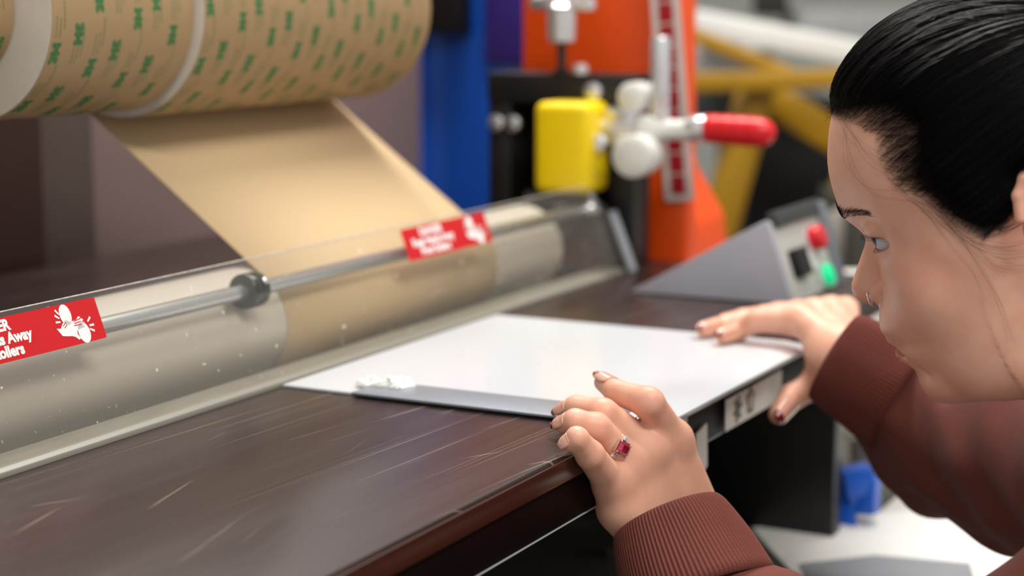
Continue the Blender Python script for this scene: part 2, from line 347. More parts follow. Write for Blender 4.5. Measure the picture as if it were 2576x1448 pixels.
for k, xs in enumerate((0.797, 1.355)):
    W_, H_ = 0.154, 0.0288
    decal('warning_label', rrect(W_, H_, .0015, 3), [list(range(16))], xs + W_ / 2, 0.0768, 0.00012, M_RED, guard)
    for t, s_, xx, zz, al in (('DANGER', .0098, 0.0495, 0.0822, 'CENTER'), ('Keep Hands Away', .0098, 0.0495, 0.0742, 'CENTER'), ('From Rollers', .0098, 0.0495, 0.0663, 'CENTER')):
        V, F = text_mesh(t, s_, .00045, al); V[:, 0] *= 1.0
        decal('label_lettering', V, F, xs + xx, zz, 0.0003, M_WHITEINK, guard)
    picto(guard, xs + 0.101, 0.0640)
# far end: slanted end plate, journals and the black bearing frame
prism('guard_end_plate', [(0.774, -0.002), (0.800, 0.062), (0.822, 0.080), (0.90, 0.080), (0.90, -0.002)], (0, 1, 0), (0, 0, 1), Z(1.775, 0, 0), (0.012, 0, 0), M_DKGREY, lam, 0.001)
bar('guard_end_flange', Z(1.781, 0.772, 0.0), Z(1.781, 0.797, 0.064), 0.016, 0.004, M_ALU, lam, 0.001, up=(0, -1, 0.4))
bar('guard_hinge_strap', Z(1.765, 0.806, 0.062), Z(1.765, 0.826, 0.105), 0.010, 0.004, M_ALU, lam, 0.001, up=(0, -1, 0.4))
lathe('hinge_screw', Z(1.755, 0.812, 0.068), Z(1.745, 0.806, 0.071), [(0, .007), (.004, .007), (.006, .004)], M_CHROME, lam, 18)
lathe('adjuster_nut', Z(1.762, 0.885, 0.058), Z(1.762, 0.885, 0.078), [(0, .012), (.012, .012), (.014, .008), (.02, .008)], M_DKGREY, lam, 12)
# black frame (left post, right post, top beam)
fx0, fx1 = 1.80, 1.845
box('frame_post', (fx0, 0.930, -0.02), (fx1, 0.958, 0.207), M_BLACKIRON, lam, 0.002)
box('frame_post', (fx0, 0.780, -0.02), (fx1, 0.812, 0.207), M_BLACKIRON, lam, 0.002)
box('frame_beam', (fx0 - 0.004, 0.780, 0.176), (fx1, 0.958, 0.209), M_BLACKIRON, lam, 0.003)
box('frame_back', (fx1 - 0.006, 0.812, -0.02), (fx1, 0.930, 0.178), M_BLACK, lam, 0.001)
box('bearing_block', (1.740, 0.808, 0.0835), (1.800, 0.8725, 0.1810), M_YEL, lam, 0.010, seg=4)
for y in (0.925, 0.946): lathe('frame_bolt', Z(1.80, y, 0.153), Z(1.788, y, 0.153), [(0, .009), (.006, .009), (.009, .005)], M_ZINC, lam, 14)
lathe('frame_bolt', Z(1.796, 0.826, 0.190), Z(1.784, 0.826, 0.190), [(0, .010), (.006, .010), (.009, .005)], M_CHROME, lam, 14)
# pressure screw with its T-knob
kb = Z(1.80, 0.8675, 0.209)
lathe('pressure_screw', kb, kb + Vector((0, 0, .062)), [(0, .0085), (.004, .0085), (.006, .005), (.062, .005)], M_BLACKIRON, lam, 18)
kn = lathe('screw_knob', kb + Vector((0, 0, .032)), kb + Vector((0, 0, .10)), [(0, .010), (.003, .015), (.040, .0165), (.044, .012), (.060, .012), (.064, .008)], M_CHROME, lam, 28)
bar('knob_wing', kb + Vector((0, 0.038, .076)), kb + Vector((0, -0.040, .074)), 0.016, 0.016, M_CHROME, kn, 0.006)
lathe('beam_screw', Z(1.80, 0.845, 0.209), Z(1.80, 0.845, 0.222), [(0, .009), (.008, .009), (.011, .005)], M_CHROME, lam, 16)
# toggle clamp with upright post and red grip
cl = box('clamp_base', (1.775, 0.770, 0.135), (1.80, 0.805, 0.175), M_CHROME, lam, 0.004)
lathe('clamp_plunger', Z(1.783, 0.838, 0.153), Z(1.783, 0.77, 0.153), [(0, .013), (.02, .013), (.022, .010), (.068, .010)], M_CHROME, cl, 20)
lathe('clamp_cam', Z(1.745, 0.7605, 0.1265), Z(1.79, 0.7605, 0.1265), [(0, .018), (.003, .0225), (.03, .0225), (.034, .018)], M_CAST, cl, 28)
lathe('clamp_pivot', Z(1.765, 0.806, 0.138), Z(1.755, 0.806, 0.138), [(0, .010), (.006, .010), (.009, .006)], M_CHROME, cl, 20)
rcyl('clamp_post', Z(1.79, 0.7472, 0.150), Z(1.79, 0.7472, 0.2505), 0.0105, M_CHROME, cl, 28, 0.003)
lathe('clamp_knuckle', Z(1.775, 0.775, 0.186), Z(1.81, 0.775, 0.186), [(0, .012), (.003, .016), (.03, .016), (.034, .012)], M_CAST, cl, 24)
lathe('clamp_knuckle', Z(1.79, 0.770, 0.152), Z(1.79, 0.715, 0.153), [(0, .012), (.004, .016), (.024, .016), (.03, .011), (.055, .011)], M_CAST, cl, 24)
lathe('clamp_stem', Z(1.79, 0.715, 0.154), Z(1.79, 0.690, 0.1555), [(0, .012), (.006, .014), (.02, .014), (.024, .012)], M_CHROME, cl, 24)
ga, gb = Z(1.79, 0.6945, 0.1555), Z(1.79, 0.617, 0.1525)
lathe('red_grip', ga, gb, [(0, .013), (.002, .0148), (.012, .0152), (.014, .0146), (.016, .0152), (.028, .0155), (.030, .0149), (.032, .0155), (.044, .0157), (.046, .0151), (.048, .0157), (.058, .0155), (.066, .0138), (.072, .0105), (.0755, .005), (.077, .001)], M_REDGRIP, cl, 32)
# orange end housing with its red and white scale label
oh = prism('end_housing', [(0.9690, -0.22), (0.9690, 0.60), (0.795, 0.60), (0.790, 0.10), (0.752, 0.04), (0.746, -0.03), (0.748, -0.22)], (0, 1, 0), (0, 0, 1), Z(1.90, 0, 0), (0.11, 0, 0), M_ORG, lam, 0.008)
box('housing_flange', (1.875, 0.747, -0.06), (1.905, 0.815, 0.118), M_ORG, lam, 0.010, seg=4)
sl = bar('scale_label', Z(1.872, 0.806, 0.60), Z(1.872, 0.756, 0.068), 0.034, 0.0012, mat('clear_white_label', '#d9cfc8', .4), lam, 0, up=(-1, 0, 0))
for i in range(22):
    z0 = 0.59 - i * 0.0235; yy = 0.756 + (z0 - 0.068) / 0.532 * 0.05
    bar('scale_mark', Z(1.8710, yy, z0), Z(1.8710, yy - 0.0018, z0 - 0.021), 0.017, 0.0008, M_DARKRED, sl, 0, up=(-1, 0, 0))
# control box at the right end of the bed
prism('control_side', [(0.7165, 0.001), (0.5790, 0.0790), (0.5740, 0.0795), (0.5470, 0.001)], (0, 1, 0), (0, 0, 1), Z(1.645, 0, 0), (0.008, 0, 0), M_GREY, lam, 0.0012)
prism('control_body', [(0.716, 0.001), (0.583, 0.0770), (0.5560, 0.001)], (0, 1, 0), (0, 0, 1), Z(1.653, 0, 0), (0.145, 0, 0), M_DKGREY, lam, 0.001)
cp = prism('control_panel', [(0.5735, 0.0780), (0.5785, 0.0765), (0.5520, 0.001), (0.5465, 0.001)], (0, 1, 0), (0, 0, 1), Z(1.653, 0, 0), (0.134, 0, 0), M_PANEL, lam, 0.0006)
cu = Vector((0, 0.0270, 0.077)).normalized(); cn = Vector((0, -0.077, 0.027)).normalized()
def CP(x, t): return Z(x, 0.5465, 0.001) + cu * t
prism('panel_rail', [(0.612, 0.0005), (0.581, 0.083), (0.570, 0.083), (0.5435, 0.0005)], (0, 1, 0), (0, 0, 1), Z(1.787, 0, 0), (0.024, 0, 0), mat('grey_rail', '#70747c', .45), lam, 0.001)
bar('panel_cap', CP(1.655, .083) + cn * .001, CP(1.787, .083) + cn * .001, 0.016, 0.010, mat('charcoal_cap', '#3b3d3c', .5), lam, 0.002, up=cn)
def button(name, x, t, r, h_, m, base=M_CHROME):
    p = CP(x, t); b_ = lathe('button_bezel', p, p + cn, [(0, r + .0025), (.002, r + .0025), (.003, r + .001)], base, cp, 28)
    lathe(name, p + cn * .002, p + cn, [(0, r), (h_ - .003, r), (h_ - .001, r - .0015), (h_, r - .004)], m, cp, 28)
button('stop_button', 1.744, .053, .0125, .014, mat('red_button', '#d8222c', .3))
button('start_button', 1.752, .014, .0115, .008, mat('green_button', '#06c987', .25, emit='#00d58b', estr=0.55))
bar('rocker_switch', CP(1.688, .022) + cn * .004, CP(1.688, .050) + cn * .004, 0.034, 0.010, M_BLACK, cp, 0.002, up=cn)
bar('panel_legend', CP(1.731, .024) + cn * .0008, CP(1.731, .044) + cn * .0008, 0.024, 0.001, mat('legend_white', '#e4e4de', .5), cp, 0, up=cn)
# unwind shaft and rear panel of the machine
AY, AZ = 0.980, 0.281
rcyl('unwind_shaft', Z(0.30, AY, AZ), Z(1.575, AY, AZ), 0.012, M_ZINC, lam, 24)
box('unwind_arm', (1.560, 0.955, 0.262), (1.575, 1.005, 0.80), M_BLACKIRON, lam, 0.004)
box('unwind_arm', (0.30, 0.955, 0.262), (0.315, 1.005, 0.80), M_BLACKIRON, lam, 0.004)
box('unwind_crossbar', (0.28, 0.95, 0.80), (2.0, 1.01, 0.84), M_BLACKIRON, lam, 0.004)
prism('rear_panel', [(1.425, -0.222), (1.425, 0.98), (1.437, 0.98), (1.437, -0.222)], (0, 1, 0), (0, 0, 1), Z(1.66, 0, 0), (0.795, 0, 0), M_MAUVE, lam, 0.002)  # unseen upper part raised so the bed reflects dark panel, not bright wall
box('rear_bed', (0.42, 0.93, -0.02), (1.88, 1.36, 0.0), M_BED, lam, 0.002)
box('rear_post', (1.535, 1.40, -0.222), (1.655, 1.46, 0.98), mat('grey_brown_post', '#5c504a', .5), lam, 0.003)
box('rear_cover', (0.55, 1.37, -0.222), (1.535, 1.42, 0.98), mat('dark_brown_cover', '#3f2a26', .4), lam, 0.003)  # height extended above the view to darken the reflection in the bed

# ================================================================ film rolls on the shaft
def cross_tangent():
    """line leaving the underside of the roll and landing on top of the nip roller"""
    c1 = Vector((AY, AZ)); c2 = Vector((RY, RZ)); R1, R2 = 0.0885, RR + 0.0006
    d = c2 - c1; L = d.length; a = math.acos((R1 + R2) / L); base = math.atan2(d.y, d.x)
    best = None
    for s in (1, -1):
        th = base + s * a; n = Vector((math.cos(th), math.sin(th)))
        p1 = c1 + n * R1; p2 = c2 - n * R2
        if best is None or p1.x > best[0].x: best = (p1, p2)
    return best
def film_roll(x0, x1, r, label, phase, web=False):
    t = thing('film_roll', label, 'tape roll', Z((x0 + x1) / 2, AY, AZ - r), 'rolls of adhesive film on the unwind shaft')
    L = x1 - x0
    core = lathe('core', Z(x0 + .001, AY, AZ), Z(x1, AY, AZ), [(0, .0125), (0, .0415), (L - .002, .0415), (L - .002, .0125)], M_CORE, t, 48)
    # end faces: wound layers; outer liner as its own shell
    lathe('wound_layers', Z(x0, AY, AZ), Z(x1, AY, AZ), [(0, .0416), (0, r - .0008), (.0002, r - .0004), (L - .0002, r - .0004), (L, r - .0008), (L, .0416)], M_ROLLEND, t, 128)
    V = []; F = []; n = 128
    for x in (x0 + .0003, x1 - .0003):
        for i in range(n): V.append(Z(x, AY + r * math.cos(2 * math.pi * i / n), AZ + r * math.sin(2 * math.pi * i / n)))
    for i in range(n): F.append((i, (i + 1) % n, n + (i + 1) % n, n + i))
    mk('liner', V, F, M_KRAFT, t, True)
    # print: lettering and fine lines wrapped on the liner
    Vt, Ft = text_mesh('3M', 0.0165, .0011, 'LEFT'); Vt[:, 0] -= Vt[:, 0].min(); Vt[:, 1] -= Vt[:, 1].min(); Vt[:, 1] *= 0.72
    tw = Vt[:, 0].max(); th_ = Vt[:, 1].max(); Vt[:, 0] *= 0.0165 / tw; tw = 0.0165
    circ = 2 * math.pi * r; rep = max(4, int(round(circ / 0.0520))); step = circ / rep
    PV, PF, QV, QF = [], [], [], []
    def put(V2, Fc, s0, a0, flip, PVl, PFl):
        i0 = len(PVl)
        for u_, v_ in V2:
            if flip: u_, v_ = -u_, -v_
            s_ = s0 + u_; x = a0 + v_
            th = -s_ / r; PVl.append(Z(x, AY + (r + .00016) * math.cos(th), AZ + (r + .00016) * math.sin(th)))
        for f in Fc: PFl.append([i0 + q for q in f])
    ncol = int((L - .004) / 0.0222)
    for c in range(ncol + 1):
        a0 = x0 + 0.003 + c * 0.0222
        if a0 + 0.013 > x1: break
        flip = c % 2 == 1
        for k in range(rep):
            s0 = phase + k * step + (c // 2) * -0.0135 + (0.031 if flip else 0)
            mid = math.cos(-s0 / r - 0.0)          # only the side that can be seen carries print detail
            put(Vt, Ft, s0, a0 + (th_ if flip else 0), flip, PV, PF)
            # rows of fine print, too small to read
            for row, (o_, ln) in enumerate(((0.0205, 0.015), (0.0205, 0.013), (0.0265, 0.022))):
                av = a0 + 0.0018 + row * 0.0042; u_ = o_
                while u_ < o_ + ln:
                    wl = random.uniform(0.0016, 0.0042)
                    R_ = [(u_, 0), (u_ + wl, 0), (u_ + wl, .0013), (u_, .0013)]
                    put(R_, [[0, 1, 2, 3]], s0 if not flip else s0 - 0.0, av, False, QV, QF); u_ += wl + 0.0008
    mk('green_print', PV, PF, M_GREEN, t, kind='stuff'); mk('fine_print', QV, QF, M_GREEN2, t, kind='stuff')
    if web:
        p1, p2 = cross_tangent(); P = []
        a0 = math.atan2(p1.y - AZ, p1.x - AY)
        for i in range(8): a = a0 + (7 - i) / 7 * 0.6; P.append((AY + .0888 * math.cos(a), AZ + .0888 * math.sin(a)))
        for i in range(1, 25): q = p1.lerp(p2, i / 24); P.append((q.x, q.y))
        b0 = math.atan2(p2.y - RZ, p2.x - RY)
        for i in range(1, 30): a = b0 + i / 29 * (math.pi * 1.5 - b0 - 0.02); P.append((RY + (RR + .0006) * math.cos(a), RZ + (RR + .0006) * math.sin(a)))
        V = []; F = []; xs = [x0 + .0005, (x0 + x1) / 2, x1 - .0005]
        for (y, z) in P:
            for x in xs: V.append(Z(x, y, z))
        for i in range(len(P) - 1):
            for j in range(2): F.append((i * 3 + j, i * 3 + j + 1, i * 3 + j + 4, i * 3 + j + 3))
        o = mk('film_web', V, F, M_WEB, t, True)
        sm = o.modifiers.new('thickness', 'SOLIDIFY'); sm.thickness = 0.0003; sm.offset = 1
    return t
film_roll(0.80, 1.0195, 0.0483, 'slim part-used roll of printed tan film at the left picture edge', 0.004)
film_roll(1.0215, 1.188, 0.0825, 'middle roll of green-printed tan film with broad white end face', 0.012)
film_roll(1.193, 1.556, 0.0890, 'wide far roll of green-printed tan film feeding down to the rollers', 0.020, True)

# ================================================================ work on the bed
def board():
    xs = np.linspace(1.116, 1.462, 12); ys = np.linspace(0.470, 0.770, 30); V = []; F = []
    def zz(y): return 0.0006 + (0.0 if y > YE else -1.5 * (YE - y) ** 1.6)
    for top in (1, 0):
        for y in ys:
            for x in xs: V.append(Z(x, y, zz(y) + (0.0016 if top else 0)))
    nx, ny = len(xs), len(ys); o = nx * ny
    for j in range(ny - 1):
        for i in range(nx - 1):
            a = j * nx + i; F.append((a, a + 1, a + nx + 1, a + nx)); F.append((o + a, o + a + nx, o + a + nx + 1, o + a + 1))
    def wall(a, b): F.append((a, b, b + o, a + o))
    for i in range(nx - 1): wall(i + 1, i); wall((ny - 1) * nx + i, (ny - 1) * nx + i + 1)
    for j in range(ny - 1): wall(j * nx, (j + 1) * nx); wall((j + 1) * nx + nx - 1, j * nx + nx - 1)
    o_ = mk('print_board', V, F, M_SHEETW, None, False); autosmooth(o_)
    for p in o_.data.polygons: p.use_smooth = True
    return tag(o_, 'thin glossy white board being fed into the rollers on the dark bed', 'board')
board()
box('metal_strip', (1.109, 0.500, 0.0023), (1.154, 0.705, 0.0043), mat('strip_aluminium', '#8d939c', 0.4, 0.3, 0.08, (40, 8, 40)), None, 0.0005)
tag(bpy.data.objects['metal_strip'], 'flat grey aluminium strip lying along the left edge of the white board', 'metal strip')
# ================================================================ background
M_CHIP = mat('white_scrap', '#f4f3ee', 0.3, 0, 0.02, bump=0.6, bscale=(400, 400, 400))
def scrap(cx, cy, sx, sy, sz, seed, label):
    r_ = random.Random(seed); bm = bmesh.new(); bmesh.ops.create_icosphere(bm, subdivisions=3, radius=1)
    for v in bm.verts:
        n = v.co.normalized(); k = 1 + 0.28 * math.sin(5 * n.x + seed) * math.cos(4 * n.y + seed * 2) + 0.12 * math.sin(11 * n.y + 3 * n.z)
        v.co = Vector((n.x * sx * k, n.y * sy * k, max(n.z, -0.25) * sz * k))
    bm.transform(Matrix.Translation(Z(cx, cy, 0.0035 + sz * .25)))
    tag(finish('paper_scrap', bm, M_CHIP, None, True), label, 'scrap', 'white scraps on the strip')
scrap(1.143, 0.688, 0.012, 0.013, 0.006, 3, 'larger crumpled white scrap on the far end of the metal strip')
scrap(1.139, 0.706, 0.008, 0.010, 0.005, 5, 'smaller crumpled white scrap nearer the rollers than the larger one')

# blue cabinet behind the laminator's end
M_BLUE = mat('blue_enamel', '#0547a6', 0.35, 0, 0.08, (2, 2, 2)); M_PURP = mat('violet_enamel', '#3b2a86', 0.4)
bc = thing('blue_cabinet', 'tall blue steel machine cabinet standing behind the black end frame', 'cabinet', Z(2.55, 1.35, -0.90))
box('cabinet_body', (2.50, 1.310, -0.90), (2.80, 1.462, 0.75), M_BLUE, bc, 0.02, seg=4)
box('cabinet_front', (2.488, 1.44, -0.90), (2.53, 1.466, 0.75), M_BLUE, bc, 0.01)
box('violet_panel', (2.49, 1.215, 0.19), (2.68, 1.335, 0.75), M_PURP, bc, 0.01)
box('junction_box', (2.46, 1.355, 0.235), (2.50, 1.440, 0.42), M_BLACK, bc, 0.006)
lathe('cable_gland', Z(2.475, 1.435, 0.285), Z(2.46, 1.45, 0.285), [(0, .014), (.01, .014), (.016, .009), (.03, .009)], M_ZINC, bc, 18)

# yellow steel rack with white boards
M_RYEL = mat('rack_yellow', '#a37a06', 0.45, 0, 0.1, (5, 5, 5))
rk = thing('sheet_rack', 'yellow steel rack with sloping frame behind the red clamp handle', 'rack', Z(3.0, 0.55, -0.90))
D1 = 3.1
bar('cross_beam', at(1600, 212, D1), at(2330, 190, D1), 0.05, 0.032, M_RYEL, rk, 0.004)
bar('sloping_rail', at(1735, 84, D1 + .08), at(1985, 185, D1 + .04), 0.04, 0.022, M_RYEL, rk, 0.003)
bar('rack_leg', at(1905, 215, D1 + .06), at(1730, 860, D1 + .06), 0.05, 0.05, M_RYEL, rk, 0.004)
bar('rack_brace', at(1900, 225, D1 + .15), at(2230, 420, D1 + .15), 0.05, 0.06, M_RYEL, rk, 0.004)
bar('rack_leg', at(2210, 215, D1 + .06), at(2035, 860, D1 + .06), 0.05, 0.05, M_RYEL, rk, 0.004)
bar('lower_beam', at(1700, 760, D1 + .08), at(2200, 760, D1 + .08), 0.05, 0.03, M_RYEL, rk, 0.004)
M_BRD = mat('stack_white', '#dcdcd6', 0.5, 0, 0.03); M_PINK = mat('pale_pink_print', '#e3b3a4', 0.5)
b1 = bar('white_board', at(1742, 52, D1 + .34), at(2200, 140, D1 + .30), 0.36, 0.040, M_BRD, None, 0.002, up=(0, 0, 1)); tag(b1, 'thick white board pack sloping on top of the yellow rack', 'board')
bar('printed_patch', at(1860, 60, D1 + .2), at(1930, 74, D1 + .2), 0.10, 0.012, M_PINK, b1, 0)
b2 = bar('white_board', at(1700, 136, D1 + .62), at(1920, 150, D1 + .62), 0.3, 0.045, M_BRD, None, 0.002); tag(b2, 'white board lying level below the sloping pack, beside the red scale label', 'board')
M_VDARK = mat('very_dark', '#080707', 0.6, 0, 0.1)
dm = thing('dark_machine', 'black boxy machine in deep shade under the yellow rack', 'machine', at(1980, 900, 3.5).xy.to_3d())
dloc = at(1990, 470, 3.5)
def cbox(name, px0, py0, px1, py1, D, dep, m, parent, bev=0.004, **k):
    """box whose near face spans the given photo pixels at depth D, standing square to the room's camera azimuth"""
    a = at(px0, py0, D); b = at(px1, py1, D); h_ = Vector((_f.x, _f.y, 0)).normalized()
    c = (a + b) / 2; w_ = abs((b - a).dot(_r)); hh = abs((a - b).z)
    bm = bmesh.new(); bmesh.ops.create_cube(bm, size=1)
    for v in bm.verts: v.co = Vector((v.co.x * w_, v.co.y * dep, v.co.z * hh))
    if bev: bmesh.ops.bevel(bm, geom=bm.edges[:], offset=bev, segments=2, affect='EDGES', profile=.5)
    M = Matrix.Rotation(YAW - math.pi / 2, 4, 'Z'); M.translation = c + h_ * dep / 2; bm.transform(M)
    return finish(name, bm, m, parent, True, **k)
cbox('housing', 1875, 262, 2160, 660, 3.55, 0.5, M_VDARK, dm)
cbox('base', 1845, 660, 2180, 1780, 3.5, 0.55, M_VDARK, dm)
g1 = cbox('grey_crate', 1700, 225, 1862, 300, 3.6, 0.4, mat('slate_crate', '#4b5052', .5), None); tag(g1, 'slate grey crate under the yellow beam, left of the dark machine', 'crate')
tw = thing('tool_cabinet', 'dark olive tool cabinet with a pale dial seen past the nose', 'cabinet', at(2230, 1300, 2.7).xy.to_3d())
cbox('housing', 2120, 500, 2300, 1996, 2.75, 0.28, mat('dark_olive', '#33322a', .5), tw)
pd = at(2135, 600, 2.74); hd = -Vector((_f.x, _f.y, 0)).normalized()
lathe('dial', pd, pd + hd, [(0, .05), (.004, .05), (.006, .045)], mat('pale_dial', '#9a978e', .5), tw, 32)
wb = cbox('white_carton', 2124, 735, 2330, 1099, 2.15, 0.2, M_BRD, None); tag(wb, 'white carton standing behind the nose and the raised wrist', 'carton')
gc = cbox('grey_cabinet', 2020, 28, 2420, 120, 4.2, 0.4, mat('grey_cab', '#a3a3a2', .6), None); tag(gc, 'light grey wall cabinet above the forehead', 'cabinet')
dk = cbox('dark_fan', 1920, -60, 1985, 42, 4.3, 0.2, mat('dark_brown_box', '#2e2a22', .6), None); tag(dk, 'small dark box on the far wall beside the grey cabinet', 'box')

# things on the bench, low right
M_CLB = mat('blue_plastic', '#1553b8', 0.35, 0, 0.05)
ca = thing('blue_clamp', 'small bright blue bench clamp standing on the white bench', 'clamp', Z(1.72, 0.49, -0.222))
def BZ(px, py, D): return at(px, py, D)
Dc = pj_D = 1.79
bar('clamp_jaw', at(2118, 1215, Dc), at(2192, 1200, Dc), 0.03, 0.028, M_CLB, ca, 0.003)
bar('clamp_leg', at(2182, 1195, Dc), at(2180, 1292, Dc), 0.022, 0.026, M_CLB, ca, 0.003, up=(1, 0, 0))
bar('clamp_leg', at(2128, 1215, Dc), at(2126, 1338, Dc), 0.022, 0.008, M_CLB, ca, 0.002, up=(1, 0, 0))
bar('clamp_brace', at(2130, 1255, Dc), at(2186, 1205, Dc), 0.02, 0.012, M_CLB, ca, 0.002)
M_PAP = mat('bench_paper', '#e9e8e2', 0.55, 0, 0.05, (9, 9, 9)); M_GPAP = mat('grey_sheet', '#8f9095', 0.45, 0, 0.05)
def sheetz(name, px, z, th, m, label, cat):
    P = [atz(x, y, z) for x, y in px]; V = [p for p in P] + [p + Vector((0, 0, th)) for p in P]; n = len(P)
    F = [tuple(range(n - 1, -1, -1)), tuple(range(n, 2 * n))] + [(i, (i + 1) % n, n + (i + 1) % n, n + i) for i in range(n)]
    return tag(mk(name, V, F, m), label, cat)
sheetz('paper_sheet', [(1890, 1330), (2120, 1300), (2440, 1275), (2640, 1420), (2600, 1640), (2100, 1560)], -0.2215, .0012, M_PAP, 'large white paper sheet spread on the bench in front of the machine', 'paper')
sheetz('grey_card', [(2010, 1420), (2200, 1398), (2440, 1418), (2480, 1560), (2100, 1600)], -0.2200, .0012, M_GPAP, 'grey card lying on the white paper at the bottom picture edge', 'card')
# dark stool-like clutter beyond the bench
ck = thing('black_stool', 'black padded stool in shade beyond the bench under the sleeve', 'stool', at(2350, 1320, 3.2).xy.to_3d())
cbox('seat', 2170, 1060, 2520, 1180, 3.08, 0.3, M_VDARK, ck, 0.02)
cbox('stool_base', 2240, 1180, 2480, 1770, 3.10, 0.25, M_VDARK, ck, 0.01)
bl = thing('grey_bottle', 'small grey bottle in shade behind the blue clamp', 'bottle', at(2190, 1183, 2.0))
lathe('bottle_body', at(2190, 1183, 2.0), at(2190, 1083, 2.0), [(0, .02), (.002, .023), (.035, .023), (.045, .012), (.05, .010)], mat('grey_plastic', '#6f6d68', .4), bl, 20)
# ================================================================ implicit-surface modelling (for the person)
def smin(a, b, k):
    h = np.clip(0.5 + 0.5 * (b - a) / k, 0, 1); return b * (1 - h) + a * h - k * h * (1 - h)
def smax(a, b, k): return -smin(-a, -b, k)
def sd_sph(P, c, r): return np.linalg.norm(P - np.asarray(c), axis=1) - r
def sd_ell(P, c, r, R=None):
    q = P - np.asarray(c)
    if R is not None: q = q @ np.asarray(R)
    r = np.asarray(r, float); k0 = np.linalg.norm(q / r, axis=1); k1 = np.linalg.norm(q / (r * r), axis=1)
    return k0 * (k0 - 1.0) / np.maximum(k1, 1e-9)
def sd_cone(P, a, b, ra, rb):
    a = np.asarray(a, float); b = np.asarray(b, float); ba = b - a; L2 = ba @ ba
    h = np.clip(((P - a) @ ba) / L2, 0, 1)
    return np.linalg.norm(P - a - h[:, None] * ba, axis=1) - (ra + (rb - ra) * h)
def surface(f, lo, hi, step, band=None):
    """surface nets over the zero set of f, vertices pulled onto the surface afterwards"""
    lo = np.asarray(lo, float); hi = np.asarray(hi, float)
    n = np.ceil((hi - lo) / step).astype(int) + 1
    cs = 6; nc = np.ceil(n / cs).astype(int) + 1
    gc = np.stack(np.meshgrid(*[lo[i] + (np.arange(nc[i]) + 0.5) * cs * step for i in range(3)], indexing='ij'), -1).reshape(-1, 3)
    fc = f(gc).reshape(nc)
    near = np.abs(fc) < cs * step * (band or 1.5)
    idx = [np.minimum(np.arange(n[i]) // cs, nc[i] - 1) for i in range(3)]
    full = fc[np.ix_(*idx)].astype(np.float64); msk = near[np.ix_(*idx)]
    ii = np.argwhere(msk); out = np.empty(len(ii))
    for s in range(0, len(ii), 400000):
        out[s:s + 400000] = f(lo + ii[s:s + 400000] * step)
    full[msk] = out; S = full < 0
    c = [S[i:n[0] - 1 + i, j:n[1] - 1 + j, k:n[2] - 1 + k] for i in (0, 1) for j in (0, 1) for k in (0, 1)]
    tot = sum(x.astype(np.int8) for x in c); act = (tot > 0) & (tot < 8)
    cells = np.argwhere(act); vid = -np.ones(act.shape, int); vid[act] = np.arange(len(cells))
    acc = np.zeros((len(cells), 3)); cnt = np.zeros(len(cells))
    off = [(i, j, k) for i in (0, 1) for j in (0, 1) for k in (0, 1)]
    for a in range(8):
        for b in range(a + 1, 8):
            if sum(x != y for x, y in zip(off[a], off[b])) != 1: continue
            pa = cells + off[a]; pb = cells + off[b]
            va = full[pa[:, 0], pa[:, 1], pa[:, 2]]; vb = full[pb[:, 0], pb[:, 1], pb[:, 2]]
            m = (va < 0) != (vb < 0); t = np.where(m, va / np.where(va - vb == 0, 1, va - vb), 0)
            acc[m] += (pa + (pb - pa) * t[:, None])[m]; cnt[m] += 1
    V = lo + acc / np.maximum(cnt, 1)[:, None] * step
    F = []
    for ax in range(3):
        o1, o2 = [(1, 2), (2, 0), (0, 1)][ax]
        sl0 = [slice(None)] * 3; sl1 = [slice(None)] * 3; sl0[ax] = slice(0, n[ax] - 1); sl1[ax] = slice(1, n[ax])
        A = S[tuple(sl0)]; B = S[tuple(sl1)]; e = np.argwhere(A != B)
        e = e[(e[:, o1] > 0) & (e[:, o2] > 0) & (e[:, o1] < n[o1] - 1) & (e[:, o2] < n[o2] - 1)]
        q = []
        for d1, d2 in ((-1, -1), (0, -1), (0, 0), (-1, 0)):
            x = e.copy(); x[:, o1] += d1; x[:, o2] += d2; q.append(vid[x[:, 0], x[:, 1], x[:, 2]])
        q = np.stack(q, 1); fl = A[e[:, 0], e[:, 1], e[:, 2]]
        q[~fl] = q[~fl][:, ::-1]; F.append(q)
    F = np.concatenate(F); F = F[(F >= 0).all(1)]
    V = relax(V, F, 2)
    V = pull(f, V, step, 2)
    return V, F
def relax(V, F, it):
    for _ in range(it):
        s = np.zeros_like(V); c = np.zeros(len(V))
        for i in range(4):
            for j in (F[:, (i + 1) % 4], F[:, (i - 1) % 4]):
                np.add.at(s, F[:, i], V[j]); np.add.at(c, F[:, i], 1)
        V = V * 0.4 + 0.6 * s / np.maximum(c, 1)[:, None]
    return V
def grad(f, V, e):
    d0 = f(V); return np.stack([(f(V + d) - d0) for d in np.eye(3) * e], 1) / e
def pull(f, V, step, it):
    V = V.copy()
    for _ in range(it):
        d = f(V); g = np.stack([(f(V + e) - d) for e in np.eye(3) * step * .3], 1) / (step * .3); g2 = np.maximum((g * g).sum(1), 0.15)
        V -= np.clip(d / g2, -step, step)[:, None] * g
    return V
